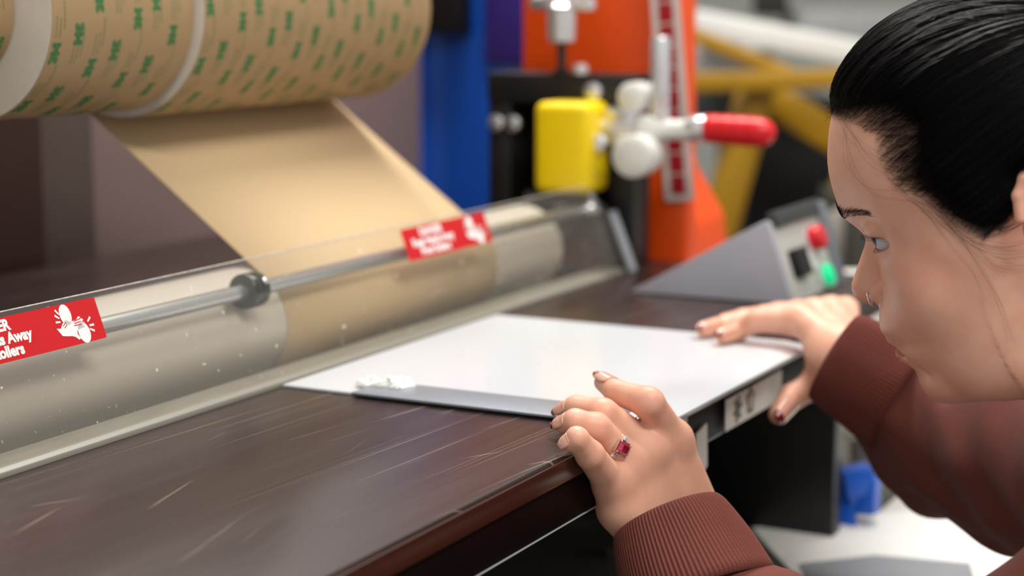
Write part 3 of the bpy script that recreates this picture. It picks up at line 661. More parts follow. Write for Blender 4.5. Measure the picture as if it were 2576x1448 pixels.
def quads(name, V, F, m, parent=None, kind=None, label=None, colors=None, mats=None, midx=None):
    """fast mesh from numpy quads or triangles (world-space)"""
    V = np.asarray(V, float); F = np.asarray(F); o0 = wloc(parent) if parent else Vector((V.mean(0)[0], V.mean(0)[1], V[:, 2].min()))
    me = bpy.data.meshes.new(name); k = F.shape[1]
    me.vertices.add(len(V)); me.vertices.foreach_set('co', (V - np.array(o0)).astype(np.float32).ravel())
    me.loops.add(F.size); me.loops.foreach_set('vertex_index', F.astype(np.int32).ravel())
    me.polygons.add(len(F)); me.polygons.foreach_set('loop_start', np.arange(0, F.size, k, dtype=np.int32)); me.polygons.foreach_set('loop_total', np.full(len(F), k, np.int32))
    me.polygons.foreach_set('use_smooth', np.ones(len(F), bool))
    for mm in (mats or [m]): me.materials.append(mm)
    if midx is not None: me.polygons.foreach_set('material_index', np.asarray(midx, np.int32))
    me.update(calc_edges=True); me.validate()
    if colors is not None:
        for nm, c in colors.items():
            a = me.attributes.new(nm, 'FLOAT_COLOR', 'POINT'); a.data.foreach_set('color', np.asarray(c, np.float32).ravel())
    o = bpy.data.objects.new(name, me); COL.objects.link(o)
    if parent: o.parent = parent
    else: o.location = o0
    if kind: o['kind'] = kind
    if label: o['label'] = label
    return o
def tubes(P, R, sides=3):
    """P: (n, k, 3) strand points, R: (n, k) radii -> verts, quads"""
    n, k, _ = P.shape
    T = np.gradient(P, axis=1); T /= np.maximum(np.linalg.norm(T, axis=2, keepdims=True), 1e-12)
    ref = np.tile(np.array([0.31, 0.52, 0.79]), (n, k, 1)); A = np.cross(T, ref); A /= np.maximum(np.linalg.norm(A, axis=2, keepdims=True), 1e-12); B = np.cross(T, A)
    V = np.stack([P + R[..., None] * (A * math.cos(2 * math.pi * s / sides) + B * math.sin(2 * math.pi * s / sides)) for s in range(sides)], 2)
    V = V.reshape(-1, 3)
    b = (np.arange(n)[:, None] * k + np.arange(k - 1)[None]).ravel() * sides; F = []
    for s in range(sides):
        s2 = (s + 1) % sides; F.append(np.stack([b + s, b + s2, b + s2 + sides, b + s + sides], 1))
    return V, np.concatenate(F)
# ================================================================ the person
def aty(px, py, y):
    d = at(px, py, 1.0) - Vector((0, 0, ZT + CAMH)); return Vector((0, 0, ZT + CAMH)) + d * (y / d.y)
def A_(v): return np.array(v, float)
def skin_mat():
    m = bpy.data.materials.new('skin'); m.use_nodes = True; nt = m.node_tree; b = nt.nodes['Principled BSDF']
    at_ = nt.nodes.new('ShaderNodeAttribute'); at_.attribute_name = 'tint'; sp = nt.nodes.new('ShaderNodeSeparateColor'); nt.links.new(at_.outputs['Color'], sp.inputs[0])
    tc = nt.nodes.new('ShaderNodeTexCoord')
    nz = nt.nodes.new('ShaderNodeTexNoise'); nz.inputs['Scale'].default_value = 70; nz.inputs['Detail'].default_value = 5; nt.links.new(tc.outputs['Object'], nz.inputs[0])
    def mixc(f, a, bcol):
        x = nt.nodes.new('ShaderNodeMix'); x.data_type = 'RGBA'
        if isinstance(f, float): x.inputs[0].default_value = f
        else: nt.links.new(f, x.inputs[0])
        if isinstance(a, str): x.inputs[6].default_value = lin(a)
        else: nt.links.new(a, x.inputs[6])
        x.inputs[7].default_value = lin(bcol); return x.outputs[2]
    c = mixc(nz.outputs['Fac'], '#dc9f84', '#f2bfa5')
    c = mixc(sp.outputs[1], c, '#d07862'); c = mixc(sp.outputs[0], c, '#b85e66'); c = mixc(sp.outputs[2], c, '#17100d')
    nt.links.new(c, b.inputs['Base Color']); b.inputs['Roughness'].default_value = 0.46
    b.inputs['Subsurface Weight'].default_value = 0.25; b.inputs['Subsurface Radius'].default_value = (1.0, 0.35, 0.2); b.inputs['Subsurface Scale'].default_value = 0.004
    vn = nt.nodes.new('ShaderNodeTexVoronoi'); vn.inputs['Scale'].default_value = 1500; nt.links.new(tc.outputs['Object'], vn.inputs[0])
    bp = nt.nodes.new('ShaderNodeBump'); bp.inputs['Strength'].default_value = 0.14; bp.inputs['Distance'].default_value = 0.0004
    nt.links.new(vn.outputs['Distance'], bp.inputs['Height']); nt.links.new(bp.outputs[0], b.inputs['Normal'])
    return m
M_SKIN = skin_mat()
M_KNIT = mat('maroon_knit', '#703c33', 0.9, 0, 0.05, (60, 60, 60), bump=0.5, bscale=(1500, 1500, 1500), sheen=0.08, spec=0.2)
M_HAIR = mat('black_hair', '#090707', 0.42, 0, 0.1, spec=0.16)
M_NAIL = mat('bare_nail', '#dda68f', 0.18, 0, 0.02, coat=0.5); M_NAILTIP = mat('dark_red_polish', '#6d1414', 0.2, 0, 0.02, coat=0.5)
person = thing('person', 'woman in maroon sweatshirt leaning in profile towards the rollers, both hands on the bed edge', 'person', Z(1.25, -0.25, -0.90))

# ---------------------------------------------------------------- hands
def hand_sdf(fingers, rad, carp, crad, thumb, trad, dorsal, extra=()):
    """fingers: 4 chains [MCP, PIP, DIP, tip]; carp: base of each metacarpal"""
    fingers = [[A_(p) for p in f] for f in fingers]; carp = [A_(c) for c in carp]; thumb = [A_(p) for p in thumb]
    def f(P):
        palm = None
        for i in range(4):
            d = sd_cone(P, carp[i], fingers[i][0], crad[i], rad[i][0] * 1.02)
            palm = d if palm is None else smin(palm, d, .013)
        for c, r in extra: palm = smin(palm, sd_sph(P, A_(c), r), .012)
        fg = None
        for i in range(4):
            ch = None
            for j in range(3):
                d = sd_cone(P, fingers[i][j], fingers[i][j + 1], rad[i][j], rad[i][j + 1])
                ch = d if ch is None else smin(ch, d, .003)
            # soft pads of the joints
            fg = ch if fg is None else smin(fg, ch, .0012)
        d = smin(palm, fg, .007)
        tb = None
        for j in range(len(thumb) - 1):
            q = sd_cone(P, thumb[j], thumb[j + 1], trad[j], trad[j + 1]); tb = q if tb is None else smin(tb, q, .004)
        d = smin(d, tb, .009)
        # knuckle creases across the back of each finger
        for i in range(4):
            for j, dep in ((1, .00060), (2, .00040)):
                ax = fingers[i][j + 1] - fingers[i][j - 1]; ax = ax / np.linalg.norm(ax)
                s = (P - fingers[i][j]) @ ax; rr = np.linalg.norm(P - fingers[i][j], axis=1)
                d = d + dep * np.exp(-(rr / .011) ** 2) * (np.cos(s * 2 * math.pi / .0026) * .5 + .5) * np.exp(-(s / .004) ** 2)
        return d
    return f
def inset_tip(dip, tip, r): 
    dip = Vector(dip); tip = Vector(tip); d = (tip - dip); return tip - d.normalized() * min(r * 0.85, d.length * .45)
# left hand (near)
LF = dict(index=[(1690, 1106, -.012), (1632, 1012, .020), (1552, 986, .022), (1508, 955, .026)],
          middle=[(1632, 1128, -.014), (1516, 1040, .013), (1450, 1026, .0135), (1408, 1040, .0080)],
          ring=[(1583, 1164, -.022), (1498, 1076, .007), (1447, 1060, .0125), (1404, 1074, .0072)],
          pinky=[(1536, 1212, -.031), (1484, 1143, -.003), (1451, 1102, .0105), (1424, 1120, .0055)])
LR = [(.0125, .0106, .0084, .0064), (.0122, .0104, .0086, .0068), (.0119, .0101, .0084, .0066), (.0113, .0093, .0074, .0060)]
lf = [[atz(*p) for p in v] for v in LF.values()]
ltips = [Vector(f[3]) for f in lf]
for i in range(4): lf[i][3] = inset_tip(lf[i][2], lf[i][3], LR[i][3])
lcarp = [atz(1752, 1262, -.058), atz(1705, 1290, -.062), atz(1655, 1322, -.066), atz(1602, 1352, -.070)]
ldors = (Vector(lf[0][0]) - Vector(lf[3][0])).cross(Vector(lcarp[1]) - Vector(lf[1][0])).normalized()
if ldors.dot(_f) > 0: ldors = -ldors
lwr = (Vector(lcarp[1]) + Vector(lcarp[2])) / 2
larm_dir = (_r * 0.35 - _u * 0.88 - _f * 0.45).normalized()
lthumb = [Vector(lcarp[0]) - ldors * .012, Vector(lcarp[0]).lerp(Vector(lf[0][0]), .45) - ldors * .030, Z(1.165, 0.475, -0.066), Z(1.155, 0.505, -0.060)]
lx = [(Vector(lf[0][0]).lerp(lcarp[0], .5) - ldors * .010, .012), (Vector(lf[3][0]).lerp(lcarp[3], .5) - ldors * .008, .013), (lwr + larm_dir * .015 - ldors * .012, .018)] + [(Vector(f[0]) + ldors * .0035, .0092) for f in lf]
f_lh = hand_sdf(lf, LR, lcarp, (.0145, .0140, .0138, .0135), lthumb, (.013, .011, .009, .007), ldors, lx)
def f_lhand(P): return smin(f_lh(P), sd_cone(P, A_(lwr + larm_dir * .012 - ldors * .016), A_(lwr + larm_dir * .12 - ldors * .016), .019, .030), .012)
lo = np.min([A_(p) for f in lf for p in f] + [A_(lwr + larm_dir * .11)] + [A_(p) for p in lthumb], axis=0) - .03
hi = np.max([A_(p) for f in lf for p in f] + [A_(lwr)] + [A_(p) for p in lthumb], axis=0) + .03
VL, FL = surface(f_lhand, lo, hi, 0.0013)
# right hand (far)
RF = [[aty(2012, 805, .472), aty(1905, 806, .508), aty(1858, 832, .526), aty(1808, 858, .534)],
      [aty(2035, 795, .478) + Vector((.018, 0, 0)), aty(1915, 800, .520) + Vector((.010, 0, 0)), aty(1830, 815, .545), aty(1758, 836, .560)],
      [aty(2060, 795, .478) + Vector((.036, 0, 0)), aty(1930, 800, .522) + Vector((.03, 0, 0)), aty(1850, 810, .548) + Vector((.02, 0, 0)), aty(1790, 826, .560) + Vector((.02, 0, 0))],
      [aty(2085, 800, .475) + Vector((.05, 0, 0)), aty(1960, 800, .512) + Vector((.05, 0, 0)), aty(1890, 808, .53) + Vector((.04, 0, 0)), aty(1840, 820, .540) + Vector((.04, 0, 0))]]
for f in RF:
    for j in (2, 3):
        if f[j].z < ZT + .0092: f[j].z = ZT + .0092
rtips = [Vector(f[3]) for f in RF]
RR_ = [(.0125, .0098, .0082, .0066), (.0120, .0098, .0082, .0066), (.0115, .0095, .0080, .0064), (.0105, .0085, .0072, .0058)]
for i in range(4): RF[i][3] = inset_tip(RF[i][2], RF[i][3], RR_[i][3])
rwr = aty(2128, 915, .425)
rcarp = [aty(2108, 868, .432), aty(2125, 885, .432) + Vector((.012, 0, 0)), aty(2130, 905, .43) + Vector((.02, 0, -.004)), aty(2130, 930, .428) + Vector((.026, 0, -.008))]
rel = at(2400, 1080, 1.45)
rdir = (rel - rwr).normalized()
rthumb = [aty(2098, 935, .438), aty(2050, 965, .452), aty(1992, 998, .466), aty(1950, 1052, .468)]
rthumb[3] = inset_tip(rthumb[2], rthumb[3], .008)
f_rh = hand_sdf(RF, RR_, rcarp, (.0150, .0145, .0140, .0135), rthumb, (.0150, .0125, .0105, .0080), None, [(aty(2078, 885, .445), .017)])
def f_rhand(P): return smin(f_rh(P), sd_cone(P, A_(rwr + rdir * .0), A_(rwr + rdir * .11), .029, .034), .014)
pts = [A_(p) for f in RF for p in f] + [A_(rwr + rdir * .10), A_(rwr)] + [A_(p) for p in rthumb]
VR, FR = surface(f_rhand, np.min(pts, 0) - .035, np.max(pts, 0) + .035, 0.0018)

def tint_hand(V, joints, tips):
    t = np.zeros((len(V), 4)); t[:, 3] = 1
    for p, s, w_ in joints: t[:, 1] = np.maximum(t[:, 1], w_ * np.exp(-(np.linalg.norm(V - A_(p), axis=1) / s) ** 2))
    for p in tips: t[:, 1] = np.maximum(t[:, 1], .30 * np.exp(-(np.linalg.norm(V - A_(p), axis=1) / .012) ** 2))
    return t
TL = tint_hand(VL, [(f[1], .014, .30) for f in lf] + [(f[0], .018, .22) for f in lf] + [(f[2], .010, .20) for f in lf], ltips)
TR = tint_hand(VR, [(f[1], .016, .30) for f in RF] + [(f[0], .018, .2) for f in RF] + [(rthumb[2], .016, .25)], rtips + [rthumb[3]])

def nail(dip, tip, r0, r1, up, wid=62, start=.30, over=.0046, tipfrac=.76):
    """curved nail plate on the back of a fingertip; the free edge is painted dark red"""
    dip = Vector(dip); tip = Vector(tip); ax = (tip - dip); L = ax.length + r1; ax.normalize()
    n = (up - ax * up.dot(ax)).normalized(); s = ax.cross(n); V = []; F = []; mi = []; nu, nv = 12, 14
    for lay in (0.0009, -0.0003):
        for j in range(nv + 1):
            v = j / nv; t = L * start + (L * (1 - start) + over) * v
            k = max(0.0, (t - (L - r1)) / r1); rr = r0 + (r1 - r0) * min(1, t / (L - r1)) 
            rr = rr * math.sqrt(max(0.15, 1 - 0.42 * min(k, 1.25) ** 2))
            wd = math.radians(wid) * (0.55 + 0.45 * math.sin(min(1, v * 2.2 + .25) * math.pi / 2)) * (1 if v < .8 else math.sqrt(max(0.05, 1 - ((v - .8) / .24) ** 2)))
            for i in range(nu + 1):
                a = wd * (2 * i / nu - 1); V.append(dip + ax * t + (n * math.cos(a) + s * math.sin(a)) * (rr + lay))
    o = (nu + 1) * (nv + 1)
    for j in range(nv):
        for i in range(nu):
            a = j * (nu + 1) + i; q = 1 if (j + .5) / nv > tipfrac else 0
            F.append((a, a + 1, a + nu + 2, a + nu + 1)); mi.append(q); F.append((o + a, o + a + nu + 1, o + a + nu + 2, o + a + 1)); mi.append(q)
    for j in range(nv):
        for i in (0, nu):
            a = j * (nu + 1) + i; F.append((a, a + nu + 1, o + a + nu + 1, o + a)); mi.append(1 if (j + .5) / nv > tipfrac else 0)
    for j, e in ((0, 0), (nv, 1)):
        for i in range(nu): a = j * (nu + 1) + i; F.append((a, o + a, o + a + 1, a + 1)); mi.append(e)
    return mk('fingernail', V, F, None, person, True, mats=[M_NAIL, M_NAILTIP], midx=mi)
upn = _u * .80 - _f * .55 - _r * .2
nail(lf[0][2], lf[0][3], LR[0][2], LR[0][3], Vector((0, 0, 1)) + _r * .05 - _f * .1, 62)
nail(lf[1][2], lf[1][3], LR[1][2], LR[1][3], upn, 62, over=.0030)
nail(lf[2][2], lf[2][3], LR[2][2], LR[2][3], upn, 62, over=.0024)
nail(lf[3][2], lf[3][3], LR[3][2], LR[3][3], upn, 62, over=.0020, tipfrac=.9)
for i in (0, 1): nail(RF[i][2], RF[i][3], RR_[i][2], RR_[i][3], Vector((-.25, 0, 1)), 62)
nail(rthumb[2], rthumb[3], .0105, .0080, -_f * .9 + _r * .35, 60)

# ---------------------------------------------------------------- head (millimetres; x forward, y her left, z up)
HAZ = math.radians(95.2); HP = math.radians(22)
f0 = Vector((math.cos(HAZ), math.sin(HAZ), 0)); HL = Vector((-math.sin(HAZ), math.cos(HAZ), 0))
HF = f0 * math.cos(HP) - Vector((0, 0, 1)) * math.sin(HP); HU = Vector((0, 0, 1)) * math.cos(HP) + f0 * math.sin(HP)
HO = at(2440, 600, 1.16); HS = 1.16 / 1.12
HM = np.array([HF, HL, HU])                 # rows: head axes in the world
def h2w(V): return np.array(HO) + (np.asarray(V, float) * HS / 1000.0) @ HM
def w2h(P): return ((np.asarray(P, float) - np.array(HO)) * 1000.0 / HS) @ HM.T
def curve(pts, sm=1.5):
    z = np.array([p[0] for p in pts], float); v = np.array([p[1] for p in pts], float); o = np.argsort(z); z, v = z[o], v[o]
    g = np.arange(z[0] - 20, z[-1] + 20, 0.5); y = np.interp(g, z, v); k = np.exp(-0.5 * (np.arange(-12, 12.5, .5) / sm) ** 2); k /= k.sum()
    y = np.convolve(np.pad(y, 24, mode='edge'), k, 'valid'); return lambda q: np.interp(q, g, y)
XF = curve([(112, 15), (92, 48), (75, 60.5), (66, 63.5), (56, 65.4), (46, 66.8), (40, 66), (34, 61.5), (26, 58.5), (20, 57), (10, 56.5), (0, 57.5), (-10, 60), (-18, 63.5), (-24, 67), (-31, 69.8), (-36, 70.6), (-42, 68), (-47.5, 65), (-50, 65.5), (-55, 65.3), (-60, 62.8), (-65, 59), (-70, 57), (-75, 56.9), (-82, 54.8), (-86, 51), (-90, 45), (-93, 37), (-96.5, 22), (-98.5, 4)])
WD = curve([(112, 25), (94, 55), (75, 70), (55, 70.5), (35, 69), (20, 68.5), (0, 67.5), (-15, 65.5), (-30, 63), (-45, 59.5), (-60, 56), (-75, 53), (-88, 47), (-96, 38), (-101, 24)], 4)
XB = curve([(112, -45), (75, -90), (40, -85), (10, -65), (-20, -55), (-50, -48), (-75, -42), (-95, -32), (-101, -22)], 4)
XM = curve([(75, -22), (30, -14), (0, -8), (-40, -4), (-70, -4), (-101, -8)], 4)
EYE = np.array([38.0, 31.0, 19.5]); ER = 11.8
def seg(P, a, b): return sd_cone(P, a, b, 0, 0)
def eye_open(Q):
    q = Q.copy(); q[:, 2] = q[:, 2] + .20 * (q[:, 1] - 30)
    return sd_ell(q, EYE + (6, 3.0, 0.2), (16, 14.0, 5.0))
def f_head(P):
    x = P[:, 0]; y = P[:, 1]; z = P[:, 2]; ay = np.abs(y); Q = np.stack([x, ay, z], 1)
    xm = XM(z); a = np.maximum(np.where(x > xm, XF(z) - xm, xm - XB(z)), 4.0); w_ = WD(z); dx = x - xm
    q = np.sqrt((np.abs(dx) / a) ** 2 + (ay / w_) ** 2); d = (q - 1) * np.minimum(a, w_)
    d = np.maximum(d, np.maximum(z - 110, -99.5 - z))
    d = smin(d, sd_ell(P, (-22, 0, 58), (88, 75, 80)), 8)
    d = smin(d, sd_ell(Q, (22, 38, -20), (23, 23, 28)), 12)          # cheek
    d = smin(d, sd_ell(Q, (0, 40, -58), (28, 14, 36)), 16)          # jaw fullness
    d = smin(d, sd_ell(P, (36, 0, -78), (20, 32, 16.5)), 10)           # chin
    # brow ridge and eye sockets
    d = smin(d, sd_ell(Q, (44, 15, 41), (17, 17, 8)), 8)
    d = d + 3.0 * np.exp(-(((x - 50) / 14) ** 2 + ((ay - 44) / 14) ** 2 + ((z - 36) / 16) ** 2))
    d = smax(d, -sd_ell(Q, (62, 26, 19), (13, 15, 9)), 9)
    d = smin(d, sd_sph(Q, EYE, 13.6), 5)                              # lids over the eyeball
    d = smin(d, sd_ell(Q, EYE + (3.2, 1, 7.5), (10.2, 14, 6)), 4)       # upper lid fold
    d = smax(d, -eye_open(Q), 0.9)
    d = smax(d, -sd_sph(Q, EYE, ER + .1), .5)
    # nose
    n = sd_cone(P, (51.5, 0, 19), (68.8, 0, -8), 7.6, 11.2)
    n = smin(n, sd_ell(Q, (57.5, 11.5, -13.5), (11, 6.6, 7.6)), 4)
    d = smin(d, n, 5)
    d = smax(d, -sd_ell(Q, (67, 6.2, -20.5), (6.2, 3.0, 4.4)), 1.5)   # nostril
    # lips
    d = smin(d, sd_ell(P, (59, 0, -43), (9.5, 21, 5.6)), 3.5)
    d = smin(d, sd_ell(P, (57.5, 0, -54), (9.5, 20, 6.6)), 3)
    zm = -48.2 - 6.0 * (ay / 25) ** 2
    d = d + 2.4 * np.exp(-((z - zm) / 1.5) ** 2) * np.clip((28 - ay) / 5, 0, 1) * (x > 30)
    # folds beside nose and mouth
    d = d + 1.5 * np.exp(-(seg(Q, (58, 18.5, -14), (51, 28, -47)) / 3.2) ** 2)
    d = d + 1.3 * np.exp(-(seg(Q, (54, 17.5, -5), (50, 17.5, -19)) / 1.8) ** 2)
    d = d + 1.3 * np.exp(-(seg(Q, (50, 25, -55), (45, 29, -68)) / 4) ** 2)
    d = d + 1.0 * np.exp(-(seg(Q, (50, 22, 5), (40, 40, 2)) / 4) ** 2)   # under the eye
    # neck
    d = smin(d, sd_cone(P, (-38, 0, -40), (-100, 0, -150), 47, 55), 14)
    # ear
    m = (Q[:, 1] > 52) & (x < -15) & (x > -100) & (z > -55) & (z < 55)
    if m.any():
        q_ = Q[m]; e = sd_ell(q_, (-58, 73, 0), (13, 4, 25))
        p = lambda t: np.array([-60 - 16 * math.cos(t), 76 + 3 * math.sin(t * .5), 3 + 27 * math.sin(t)])
        for i in range(10): e = smin(e, sd_cone(q_, p(-2.2 + i * .52), p(-1.68 + i * .52), 3.4, 3.4), 2)
        e = smin(e, sd_ell(q_, (-52, 73, -27), (7, 4, 8)), 4); e = smin(e, sd_ell(q_, (-46, 72, -3), (4, 5, 6)), 4)
        d[m] = smin(d[m], e, 3)
    return d
VH, FH = surface(f_head, (-125, -85, -165), (92, 90, 150), 1.5)
# sampled copy of the head field for combing hair over it
G0 = np.array([-150., -100., -110.]); GS = 3.0; GN = np.array([82, 68, 96])
GF = np.full(GN.prod(), 60.0); gp = np.stack(np.meshgrid(*[G0[i] + np.arange(GN[i]) * GS for i in range(3)], indexing='ij'), -1).reshape(-1, 3)
GF[:] = np.concatenate([f_head(gp[i:i + 200000]) for i in range(0, len(gp), 200000)]); GF = GF.reshape(GN)
def f_comb(P):
    u = np.clip((P - G0) / GS, 0, GN - 1.001); i = u.astype(int); t = u - i; r = 0
    for a in (0, 1):
        for b in (0, 1):
            for c in (0, 1): r = r + GF[i[:, 0] + a, i[:, 1] + b, i[:, 2] + c] * (t[:, 0] if a else 1 - t[:, 0]) * (t[:, 1] if b else 1 - t[:, 1]) * (t[:, 2] if c else 1 - t[:, 2])
    return r
# hair region as a polygon seen from the side
HPOLY = np.array([(75, 118), (58, 105), (47, 99), (32, 90), (20, 79), (22, 66), (19, 47), (5, 36), (-5, 17), (-17, 0), (-30, 2), (-40, 10), (-48, 30), (-72, 30), (-76, -5), (-78, -40), (-84, -62), (-150, -70), (-150, 190), (75, 190)], float)
DPOLY = np.array([(75, 120), (58, 106), (46, 101), (24, 97), (4, 92), (-3, 84), (-7, 74), (-2, 62), (6, 50), (3, 40), (-8, 17), (-20, 4), (-32, 6), (-42, 14), (-48, 32), (-72, 32), (-78, -5), (-80, -40), (-86, -62), (-150, -70), (-150, 190), (75, 190)], float)
def poly_sd(x, z, px=HPOLY):
    n = len(px); d = np.full(len(x), 1e9); ins = np.zeros(len(x), bool)
    for i in range(n):
        a = px[i]; b = px[(i + 1) % n]; e = b - a; w0 = x - a[0]; w1 = z - a[1]
        t = np.clip((w0 * e[0] + w1 * e[1]) / (e @ e), 0, 1); d = np.minimum(d, np.hypot(w0 - e[0] * t, w1 - e[1] * t))
        c = ((a[1] > z) != (b[1] > z)) & (x < (b[0] - a[0]) * (z - a[1]) / (b[1] - a[1] + 1e-12) + a[0]); ins ^= c
    return np.where(ins, d, -d)                # positive inside the hair
hs = poly_sd(VH[:, 0], VH[:, 2]); ds = poly_sd(VH[:, 0], VH[:, 2], DPOLY); ear = (np.abs(VH[:, 1]) > 70.5) & (VH[:, 2] < 30) & (VH[:, 0] > -82) & (VH[:, 0] < -36)
TH = np.zeros((len(VH), 4)); TH[:, 3] = 1
TH[:, 2] = np.maximum(np.clip((hs + 2) / 18, 0, 0.50), np.clip((ds + 13) / 16, 0, .97) * np.clip((hs + 3) / 6, 0, 1)) * ~ear
zm = -48.2 - 6.0 * (np.abs(VH[:, 1]) / 25) ** 2; wl = np.clip(1 - (np.abs(VH[:, 1]) / 26) ** 2, 0, 1)
up_ = np.clip((zm + 7 * wl - VH[:, 2]) / 1.5, 0, 1); dn_ = np.clip((VH[:, 2] - (zm - 9.5 * wl)) / 1.5, 0, 1)
TH[:, 0] = up_ * dn_ * (VH[:, 0] > 35) * np.clip(wl * 4, 0, 1) * .85
ayh = np.abs(VH[:, 1])
def blob(c, s): return np.exp(-(((VH[:, 0] - c[0]) / s[0]) ** 2 + ((ayh - c[1]) / s[1]) ** 2 + ((VH[:, 2] - c[2]) / s[2]) ** 2))
TH[:, 1] = np.maximum.reduce([.34 * blob((22, 58, -5), (26, 30, 16)), .30 * blob((68, 0, -10), (16, 16, 12)), .3 * blob((58, 12, -15), (9, 9, 9)), .35 * blob((-45, 76, 0), (20, 9, 30))])
ye_ = np.abs(eye_open(np.stack([VH[:, 0], ayh, VH[:, 2]], 1))); TH[:, 2] = np.maximum(TH[:, 2], .92 * np.exp(-(ye_ / 1.5) ** 2) * (VH[:, 2] > EYE[2] + .5) * (VH[:, 0] > 30))
TH[:, 1] = np.maximum(TH[:, 1], .5 * np.exp(-(ye_ / 1.4) ** 2) * (VH[:, 2] < EYE[2] + .5) * (VH[:, 0] > 30))
WH = h2w(VH)
# one continuous body: head and neck, torso, arms, both hands
SHL = at(3300, 1300, 1.00); SHR = at(2660, 1140, 1.36); NB = Vector(h2w([(-95, 0, -140)])[0]); HIP = Z(1.30, -0.42, -0.06); LEL = lwr + larm_dir * .235
def f_core(P):
    d = sd_cone(P, A_(NB), A_((SHL + SHR) / 2 + Vector((0, -.05, -.03))), .052, .08)
    d = smin(d, sd_cone(P, A_(SHL), A_(SHR), .05, .05), .05)
    d = smin(d, sd_cone(P, A_((SHL + SHR) / 2 + Vector((0, -.08, -.04))), A_(HIP), .095, .10), .06)
    for s, e, wv in ((SHL, LEL, lwr + larm_dir * .05 - ldors * .014), (SHR, rel, rwr)):
        d = smin(d, sd_cone(P, A_(s), A_(e), .043, .036), .03); d = smin(d, sd_cone(P, A_(e), A_(wv), .036, .026), .02)
    return d
cp_ = [A_(p) for p in (SHL, SHR, NB, HIP, LEL, rel, lwr, rwr)]
VC, FC = surface(f_core, np.min(cp_, 0) - .13, np.max(cp_, 0) + .13, 0.012)
TC = np.zeros((len(VC), 4)); TC[:, 3] = 1
allV = [WH, VL, VR, VC]; allF = []; o_ = 0
for v, f in zip(allV, (FH, FL, FR, FC)): allF.append(f + o_); o_ += len(v)
body = quads('body', np.concatenate(allV), np.concatenate(allF), M_SKIN, person, colors={'tint': np.concatenate([TH, TL, TR, TC])})

# eyes
M_SCL = mat('eye_white', '#c6c9d0', 0.25, 0, 0.02, spec=.4); M_IRIS = mat('dark_iris', '#160b08', 0.3, spec=.15); M_PUP = mat('pupil', '#050404', 0.3, spec=.15)
for s in (1, -1):
    g = Vector((math.cos(.14), 0.30, math.sin(.14))).normalized(); c = Vector((EYE[0], EYE[1] * s, EYE[2])); a = g.orthogonal().normalized(); b_ = g.cross(a); V = []; F = []; mi = []; n, m_ = 40, 30
    for j in range(m_ + 1):
        th = math.pi * j / m_; r_ = ER + (0.5 * math.exp(-(th / .33) ** 2))
        for i in range(n): ph = 2 * math.pi * i / n; V.append(c + (g * math.cos(th) + (a * math.cos(ph) + b_ * math.sin(ph)) * math.sin(th)) * r_)
    for j in range(m_):
        for i in range(n): F.append((j * n + i, (j + 1) * n + i, (j + 1) * n + (i + 1) % n, j * n + (i + 1) % n)); mi.append(2 if j < 2 else (1 if j < 5 else 0))
    mk('eye', h2w([tuple(v) for v in V]), F, None, person, True, mats=[M_SCL, M_IRIS, M_PUP], midx=mi)

# ---------------------------------------------------------------- hair
def nrm(V):
    g = grad(f_comb, V, 1.2); return g / np.maximum(np.linalg.norm(g, axis=1, keepdims=True), 1e-9)
def thick(x, z):                       # how far the combed hair stands off the scalp
    return 0.5 + 8.0 * (1 - np.exp(-np.maximum(poly_sd(x, z, DPOLY), 0) / 10.0))
def lump(V):
    q = V - np.array([-128., 0, 92.]); ph = np.arctan2(q[:, 1], -(q[:, 0] * .35 + q[:, 2])) ; rr = np.linalg.norm(q, axis=1)
    fd = np.clip(poly_sd(V[:, 0], V[:, 2], DPOLY) / 15, 0, 1)
    return fd * (.55 * np.sin(ph * 34 + 2.0 * np.sin(ph * 7) + .015 * rr) + .35 * np.sin(ph * 83 + 1.3 * np.sin(ph * 13 + rr * .03)))
keep = (ds > 2.5) & ~ear; fm = keep[FH].all(1); used = np.unique(FH[fm]); remap = -np.ones(len(VH), int); remap[used] = np.arange(len(used))
NH = nrm(VH[used]); capV = VH[used] + NH * (thick(VH[used][:, 0], VH[used][:, 2]) - .7 + lump(VH[used]))[:, None]
hair = quads('hair', h2w(capV), remap[FH[fm]], M_HAIR, person, label='black hair combed back tight from the forehead')
BUN = np.array([-128.0, 0.0, 92.0])
def strands(roots, n, dl, wob, lift, r0, taper=.5, target=BUN, curl=None):
    P = np.zeros((len(roots), n, 3)); p = roots.copy(); tgt = target + rng.normal(0, 5, (len(roots), 3))
    ph = rng.uniform(0, 6.28, len(roots)); am = rng.normal(0, wob, len(roots)); jit = rng.normal(0, 1, len(roots))
    base = p.copy()
    for k in range(n):
        N = nrm(base); off = thick(base[:, 0], base[:, 2]) * lift + jit * .3 + lump(base) - 1.1 * math.exp(-k / 1.5) * (thick(base[:, 0], base[:, 2]) > 2) - 1.6 * math.exp(-(n - 1 - k) / 1.5)
        P[:, k] = base + N * off[:, None]
        dv = tgt - base; dv[:, 1] *= .75; dv -= (dv * N).sum(1, keepdims=True) * N; dv /= np.maximum(np.linalg.norm(dv, axis=1, keepdims=True), 1e-9)
        if curl is not None:
            c = curl * np.exp(-k / 5.0); dv = dv + c * np.array([-.25, 0, -1.0]); dv -= (dv * N).sum(1, keepdims=True) * N; dv /= np.linalg.norm(dv, axis=1, keepdims=True)
        side = np.cross(N, dv); dv = dv + side * (am * np.sin(k * .55 + ph))[:, None]; dv /= np.linalg.norm(dv, axis=1, keepdims=True)
        base = base + dv * dl[:, None]
        base = base - f_comb(base)[:, None] * N
    R = r0[:, None] * np.linspace(1, taper, n)[None]
    return P, R
cand = np.where((hs > -0.5) & ~ear & (VH[:, 1] > -25))[0]
